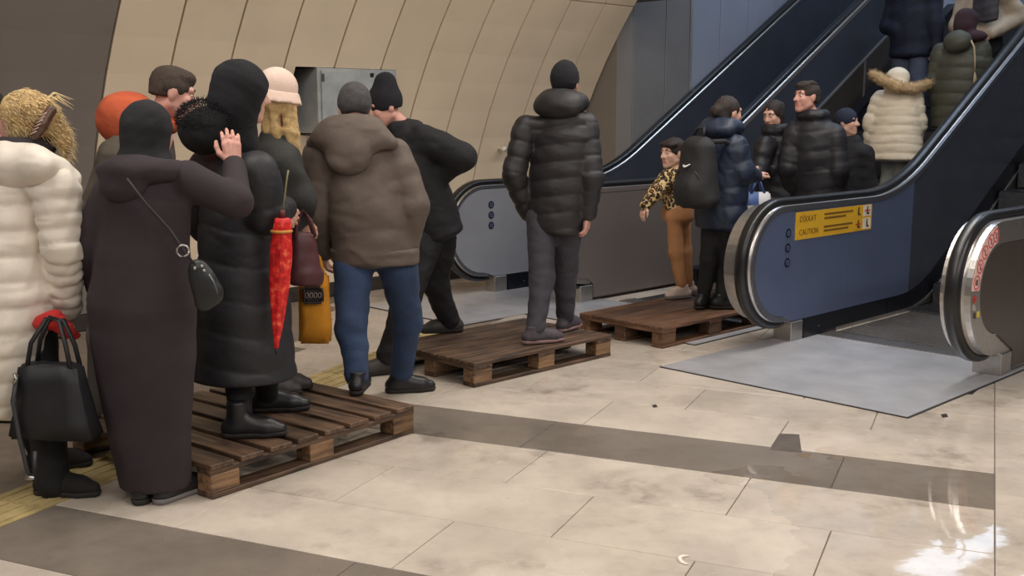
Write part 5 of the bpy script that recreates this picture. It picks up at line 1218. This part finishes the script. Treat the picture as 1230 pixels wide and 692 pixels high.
pr = F.torso(J, [(-.25, .215, .16), (.2, .215, .16), (.6, .225, .16), (.86, .2, .14), (.95, .14, .11), (1.0, .09, .085)]) + F.sleeve(J, 'L', .092, .082, .06) + F.sleeve(J, 'R', .092, .082, .06) + [cap(J['shL'], J['shR'], .08)]
F.part('coat', pr, .015, mat('dark_navy_coat', (24, 28, 46), .75, var=.1), k=.045, wr=.006)
F.trousers(J, mat('grey_blue_jeans', (84, 92, 112), .85, var=.2, scale=8), .10, .085, .07, h=.016); F.shoe(J['anL'], E1, zb, M_SHOEB, .27, h=.014); F.shoe(J['anR'], E1, zb, M_SHOEB, .27, h=.014)
# W: person in beige coat with a dark bag
pos = WE(11.05, 4.66); Y = pos[1]; zb = rider_base(11.05); g0 = np.array([pos[0], pos[1], zb])
F = Fig('person in beige coat and black skirt at the top right, carrying a dark bag', (pos[0], pos[1], zb), E1); X = F.r
J = dict(neck=hgt(1.38), shL=hgt(1.32) - X * .18, shR=hgt(1.32) + X * .18, elL=hgt(1.06) - X * .26, elR=at(1226, 20, -.12), wrL=hgt(.95) - X * .26 + F.f * .1, wrR=at(1190, 42, -.22), hip=hgt(.88), knL=hgt(.48) - X * .09, knR=hgt(.48) + X * .09, anL=hgt(.09) - X * .09, anR=hgt(.09) + X * .09); legs_auto(J, F, .09)
F.headframe(hgt(1.55), E1, 0, .97); F.body(J, SKIN, [F.hand(J['wrL'], (0, .2, -1), (1, 0, 0), -1, .6), F.hand(J['wrR'], (-1, .1, -.2), (.3, .9, 0), 1, .7)], hh=.009, face=False); F.short_hair(M_DKH, h=.012)
pr = F.torso(J, [(.12, .20, .15), (.5, .205, .15), (.85, .19, .135), (.95, .14, .11), (1.0, .09, .085)]) + F.sleeve(J, 'L', .085, .075, .055) + F.sleeve(J, 'R', .085, .075, .055, .95) + [cap(J['shL'], J['shR'], .075)]
F.part('coat', pr, .013, mat('beige_coat_cloth', (196, 176, 152), .85, var=.06), k=.045, wr=.006)
F.trousers(J, MATS['black_trousers'], .105, .09, .075, h=.018); F.shoe(J['anL'], E1, zb, M_SHOEB, .26, h=.014); F.shoe(J['anR'], E1, zb, M_SHOEB, .26, h=.014)
bgp = at(1184, 8, -.24); bgt = thing('shoulder_bag', 'dark grey flat bag on the back of the beige coated person', 'bag', bgp, ROTE)
def softbox(parent, name, sx, sy, sz, m, h=.01, wr=.006, taper=0.0, rnd=.03, seed=3):
    """rounded soft box centred on its parent"""
    pr = []
    xs = (-sx / 2 + rnd, sx / 2 - rnd)
    for z0, wsc in ((-sz / 2 + rnd, 1.0), (sz / 2 - rnd, 1 - taper)):
        pass
    f = np.array([0, 1.0, 0]); pr = [dict(k='t', a=np.array([0, 0, -sz / 2 + rnd]), b=np.array([0, 0, sz / 2 - rnd]), wa=sx / 2, wb=sx / 2 * (1 - taper), da=sy / 2, db=sy / 2 * (1 - taper), f=f, end=rnd, tag='t')]
    for q in (-1, 1): pr.append(cap((q * (sx / 2 - rnd), 0, -sz / 2 + rnd), (q * (sx / 2 * (1 - taper) - rnd), 0, sz / 2 - rnd), min(rnd, sy / 2)))
    V, Q = make(pr, h, k=.02, wr=wr, seed=seed); return npmesh(name, V, Q, m, parent)
softbox(bgt, 'bag_body', .06, .26, .30, mat('dark_grey_bag', (58, 54, 60), .6, var=.1)); tube('strap', [(0, -.10, .13), (.05, -.13, .35), (.14, -.05, .5)], .012, MATS['dark_grey_bag'], bgt)

# ================================================================== carried things
# black tote held by the cream coated woman
c0 = P(65, 483, 4.14); tb = thing('tote_bag', 'black leather tote bag with two handles hanging from the cream coated woman\'s hand', 'bag', c0, math.radians(-8))
M_TOTE = mat('black_tote_leather', (23, 23, 27), .6, var=.15)
def hexa(name, w0, w1, d, z0, z1, m, parent, d1=None):
    d1 = d if d1 is None else d1
    V = [(-w0 / 2, -d / 2, z0), (w0 / 2, -d / 2, z0), (w0 / 2, d / 2, z0), (-w0 / 2, d / 2, z0), (-w1 / 2, -d1 / 2, z1), (w1 / 2, -d1 / 2, z1), (w1 / 2, d1 / 2, z1), (-w1 / 2, d1 / 2, z1)]
    o = meshobj(name, V, [(0, 3, 2, 1), (4, 5, 6, 7), (0, 1, 5, 4), (1, 2, 6, 5), (2, 3, 7, 6), (3, 0, 4, 7)], m, parent)
    bm = bmesh.new(); bm.from_mesh(o.data); bmesh.ops.subdivide_edges(bm, edges=list(bm.edges), cuts=3, use_grid_fill=True)
    for v_ in bm.verts: v_.co.y += .008 * math.sin(v_.co.x * 30 + v_.co.z * 17); v_.co.x += .004 * math.sin(v_.co.z * 40)
    bmesh.ops.bevel(bm, geom=[e for e in bm.edges if e.calc_face_angle(0) > .6], offset=.012, segments=2, affect='EDGES'); bm.to_mesh(o.data); bm.free()
    o.data.polygons.foreach_set('use_smooth', np.ones(len(o.data.polygons), bool)); return o
hexa('bag_body', .34, .235, .13, -.14, .155, M_TOTE, tb, .08)
for y_ in (-.035, .035): tube('handle', [(-.085, y_, .13), (-.06, y_ * .9, .24), (0.0, y_ * .4, .335), (.055, y_ * .4, .325), (.085, y_ * .9, .22), (.10, y_, .13)], .0095, M_TOTE, tb)
tube('strap', [(-.115, -.05, .12), (-.125, -.075, .02), (-.11, -.075, -.12), (-.085, -.075, -.26), (-.06, -.075, -.30), (-.05, -.07, -.18)], .009, mat('dark_grey_strap', (52, 52, 56), .5), tb)
tube('strap_buckle', [(-.12, -.062, .125), (-.108, -.068, .105), (-.12, -.07, .085)], .006, M_STEEL, tb); tube('strap_clip', [(-.09, -.08, -.285), (-.055, -.08, -.285)], .009, M_STEEL, tb)
# red cloth or glove in that hand
V, Q = make([cap(P(50, 388, 4.2), P(66, 384, 4.2), .03, .034), cap(P(66, 384, 4.2), P(80, 396, 4.22), .034, .026), cap(P(80, 396, 4.22), P(90, 402, 4.26), .024, .02)], .009, k=.02, wr=.008, wsc=30, seed=5)
rc = P(70, 390, 4.33); o = npmesh('red_glove', V - rc, Q, mat('red_wool', (186, 40, 38), .9, var=.2)); o.location = tuple(rc); tag(o, 'crumpled red glove held together with the black tote handles', 'glove')
# small shoulder bag on the dress
c0 = P(243, 338, 4.10); hbg = thing('handbag', 'small black leather shoulder bag with silver fittings at the brown dress', 'bag', c0, math.radians(10))
V, Q = make([cap((-.015, 0, .05), (.035, 0, -.06), .045, .05), cap((-.02, 0, .0), (.0, 0, -.09), .04, .04), cap((.02, 0, .02), (.05, 0, -.05), .03, .035)], .008, k=.03, wr=.004, seed=8)
npmesh('bag_body', V * np.array([.82, .6, .9]), Q, mat('dark_green_black_leather', (30, 32, 33), .45, var=.15), hbg)
tube('strap', [P(158, 213, 4.10) - c0 - np.array([0, .04, 0]), P(180, 242, 4.12) - c0 - np.array([0, .04, 0]), P(205, 275, 4.10) - c0, P(220, 300, 4.08) - c0, P(236, 322, 4.08) - c0], .005, mat('dark_brown_strap', (40, 32, 36), .6), hbg)
rp = P(219, 301, 4.075) - c0
tube('strap_ring', [rp + np.array([.022 * math.cos(a), 0, .022 * math.sin(a)]) for a in np.linspace(0, 6.28, 15)], .004, M_STEEL, hbg, 6)
for q in ((-.022, -.022, .055), (.004, -.022, .062), (.012, -.024, .045)): tube('stud', [np.array(q), np.array(q) + np.array([0, -.012, 0])], .006, M_STEEL, hbg, 8)
tube('zip', [(.028, -.026, .03), (.046, -.026, -.005), (.056, -.022, -.045)], .004, mat('zip_grey', (110, 110, 112), .4, .5), hbg, 6)
# folded red umbrella
c0 = P(339, 262, 4.60); um = thing('umbrella', 'folded red patterned umbrella hanging at the black puffer coat', 'umbrella', c0)
tipd = P(332, 418, 4.60) - c0; Lt = np.linalg.norm(tipd); ax = tipd / Lt
V = []; F_ = []; ns, sg = 22, 20
for i in range(ns + 1):
    t_ = i / ns; rr = .010 + .038 * math.sin(math.pi * min(1, (t_ * .92 + .12)) ** .9) ** .8 * (1 - .35 * t_)
    for j in range(sg):
        a = 2 * math.pi * j / sg + t_ * 1.2; r_ = rr * (1 + .16 * math.cos(5 * a)); V.append(ax * Lt * t_ + np.array([r_ * math.cos(a), r_ * math.sin(a) * .8, 0]))
for i in range(ns):
    for j in range(sg): F_.append((i * sg + j, i * sg + (j + 1) % sg, (i + 1) * sg + (j + 1) % sg, (i + 1) * sg + j))
F_ += [tuple(range(sg - 1, -1, -1)), tuple(range(ns * sg, ns * sg + sg))]
meshobj('canopy', V, F_, UMB, um, True)
tube('tip', [ax * Lt, ax * (Lt + .03)], [.008, .004], M_SHOEB, um); tube('handle', [(0, 0, 0), (.002, 0, .035)], [.016, .012], mat('dark_red_handle', (92, 32, 36), .5), um)
tube('wrist_cord', [(.002, 0, .03), (.012, .01, .09), (.02, .02, .16), (.026, .03, .20)], .004, mat('olive_cord', (120, 116, 84), .6), um, 6)
tube('tie_band', [ax * Lt * .10 + np.array([.042 * math.cos(a), .036 * math.sin(a), 0]) for a in np.linspace(0, 6.28, 13)], .007, mat('ochre_band', (196, 140, 60), .6), um, 6)
# maroon bag
c0 = P(366, 312, 5.16); mb = thing('handbag', 'dark maroon soft handbag hanging between the umbrella and the brown jacket', 'bag', c0, .4)
M_MAR = mat('maroon_leather', (78, 40, 44), .5, var=.2)
softbox(mb, 'bag_body', .17, .09, .26, M_MAR, .01, .008, .35)
for y_ in (-.025, .025): tube('handle', [(-.05, y_, .11), (-.03, y_, .19), (.0, 0, .235), (.03, y_, .19), (.05, y_, .11)], .008, M_MAR, mb)
# ochre tote
c0 = P(378, 368, 5.48); yt = thing('tote_bag', 'ochre yellow cloth tote with a dark printed label hanging beside the blue jeans', 'bag', c0, math.radians(6))
hexa('bag_body', .165, .15, .07, -.19, .17, mat('ochre_canvas', (206, 138, 34), .85, var=.1, bump=.2, bscale=120), yt, .04)
o = hexa('printed_label', .105, .10, .004, .0, .09, mat('dark_print', (44, 38, 40), .8), yt); o.location = (-.005, -.041, .02)
for q in range(4):
    xx = -.033 + q * .021; tube('label_lettering', [np.array([xx + .008 * math.cos(a), -.049, .065 + .014 * math.sin(a)]) for a in np.linspace(0, 6.28, 9)], .0022, mat('pale_print', (150, 140, 132), .8), yt, 5)
tube('handle', [(-.05, 0, .16), (-.03, .0, .25), (.0, .0, .30), (.03, 0, .25), (.05, 0, .16)], .010, MATS['ochre_canvas'], yt)
# backpack
F, J = O_F, O_J
Yb = 7.66; c0 = P(838, 208, Yb); bp = thing('backpack', 'large black backpack with a small white swoosh mark on the navy jacket', 'backpack', c0)
bdir = nrm([-.80, -.55, 0]); bs = np.array([bdir[1], -bdir[0], 0])
R3 = np.stack([bs, bdir, UP])
M_BP = mat('black_backpack_nylon', (30, 29, 31), .7, var=.12, bump=.2, bscale=80)
V, Q = make([tor((0, 0, -.18), (0, 0, .17), .185, .13, .14, .10, bdir, .09), ell(bdir * .06 + UP * -.11, R3, (.145, .11, .12))], .011, k=.04, wr=.004, seed=4, cuts=[(-UP * .245, -UP)])
body_ = npmesh('bag_body', V, Q, M_BP, bp)
tube('grab_loop', [np.array([0, 0, .26]) + bs * -.05, np.array([0, 0, .31]) + bs * -.03 - bdir * .02, np.array([0, 0, .31]) + bs * .03 - bdir * .02, np.array([0, 0, .26]) + bs * .05], .011, M_BP, bp)
tube('zip', [bs * (.14 * math.cos(a)) + bdir * (.165 if .5 < a < 2.6 else .14) * .62 + UP * (-.10 + .14 * math.sin(a)) for a in np.linspace(.1, 3.04, 12)], .0045, mat('zip_black', (46, 45, 48), .5), bp, 6)
for q in (-1, 1): tube('shoulder_strap', [bs * (.09 * q) + UP * .22 - bdir * .04, bs * (.10 * q) + UP * .22 - bdir * .16, bs * (.11 * q) + UP * .15 - bdir * .30, bs * (.13 * q) + UP * .0 - bdir * .34], .018, M_BP, bp)
# white curved tick mark lying on the bag face
pc = P(826, 199, Yb - .25) - c0
best = V[np.argmin(np.linalg.norm((V + c0)[:, [0]] * 0 + np.stack([((V + c0)[:, 0] / ((V + c0)[:, 1] * _c - ((V + c0)[:, 2] - HC) * _s) * FPX + CX) - 826, (CY - FPX * ((V + c0)[:, 1] * _s + ((V + c0)[:, 2] - HC) * _c) / ((V + c0)[:, 1] * _c - ((V + c0)[:, 2] - HC) * _s)) - 199], 1), axis=1) + (V[:, 1] > 0) * 50)]
gx = nrm([1, .15, .0]); gz = UP
sw = [(-.027, .006), (-.030, -.004), (-.024, -.012), (-.012, -.010), (.034, .016), (-.010, -.001), (-.018, -.001)]
poly = [best + gx * x * 1.25 + gz * z * 1.25 + np.array([0, -.02, 0]) for x, z in sw]; poly2 = [p_ + np.array([0, .014, 0]) for p_ in poly]; kk = len(sw)
meshobj('logo_mark', poly + poly2, [tuple(range(kk)), tuple(range(2 * kk - 1, kk - 1, -1))] + [(i, i + kk, (i + 1) % kk + kk, (i + 1) % kk) for i in range(kk)], mat('white_print', (226, 224, 222), .6), bp)
# blue and white shopping bag held by the woman in black
c0 = P(908, 246, 8.52); cb = thing('shopping_bag', 'blue and white checked shopping bag behind the near newel', 'bag', c0, math.radians(20))
def check_mat():
    m = bpy.data.materials.new('blue_white_check'); m.use_nodes = True; n_ = m.node_tree.nodes; b = n_['Principled BSDF']
    tc = n_.new('ShaderNodeTexCoord'); ck = n_.new('ShaderNodeTexChecker'); ck.inputs['Scale'].default_value = 9; ck.inputs[1].default_value = (*s2l((216, 214, 212)), 1); ck.inputs[2].default_value = (*s2l((70, 96, 150)), 1)
    m.node_tree.links.new(tc.outputs['Object'], ck.inputs['Vector']); m.node_tree.links.new(ck.outputs[0], b.inputs['Base Color']); b.inputs['Roughness'].default_value = .5; return m
hexa('bag_body', .26, .22, .16, -.26, .10, check_mat(), cb, .06)
for y_ in (-.02, .02): tube('handle', [(-.06, y_, .09), (-.02, y_, .19), (.02, 0, .20), (.06, y_, .09)], .011, mat('blue_handle', (60, 84, 138), .5), cb)
# loose scraps on the floor
for i, (px, py, s_, lab) in enumerate(((826, 675, .03, 'small pale curled scrap on the beige floor'), )):
    c0 = P(px, py, 3.63); c0 = np.array([c0[0], c0[1], 0.0])
    o = tube('litter', [np.array([.028 * math.cos(a), .036 * math.sin(a), .004]) for a in np.linspace(1.2, 4.6, 10)], [.002, .004, .006, .007, .008, .008, .007, .006, .004, .002], mat('pale_litter', (236, 228, 216), .6)); o.location = tuple(c0); tag(o, lab, 'litter')
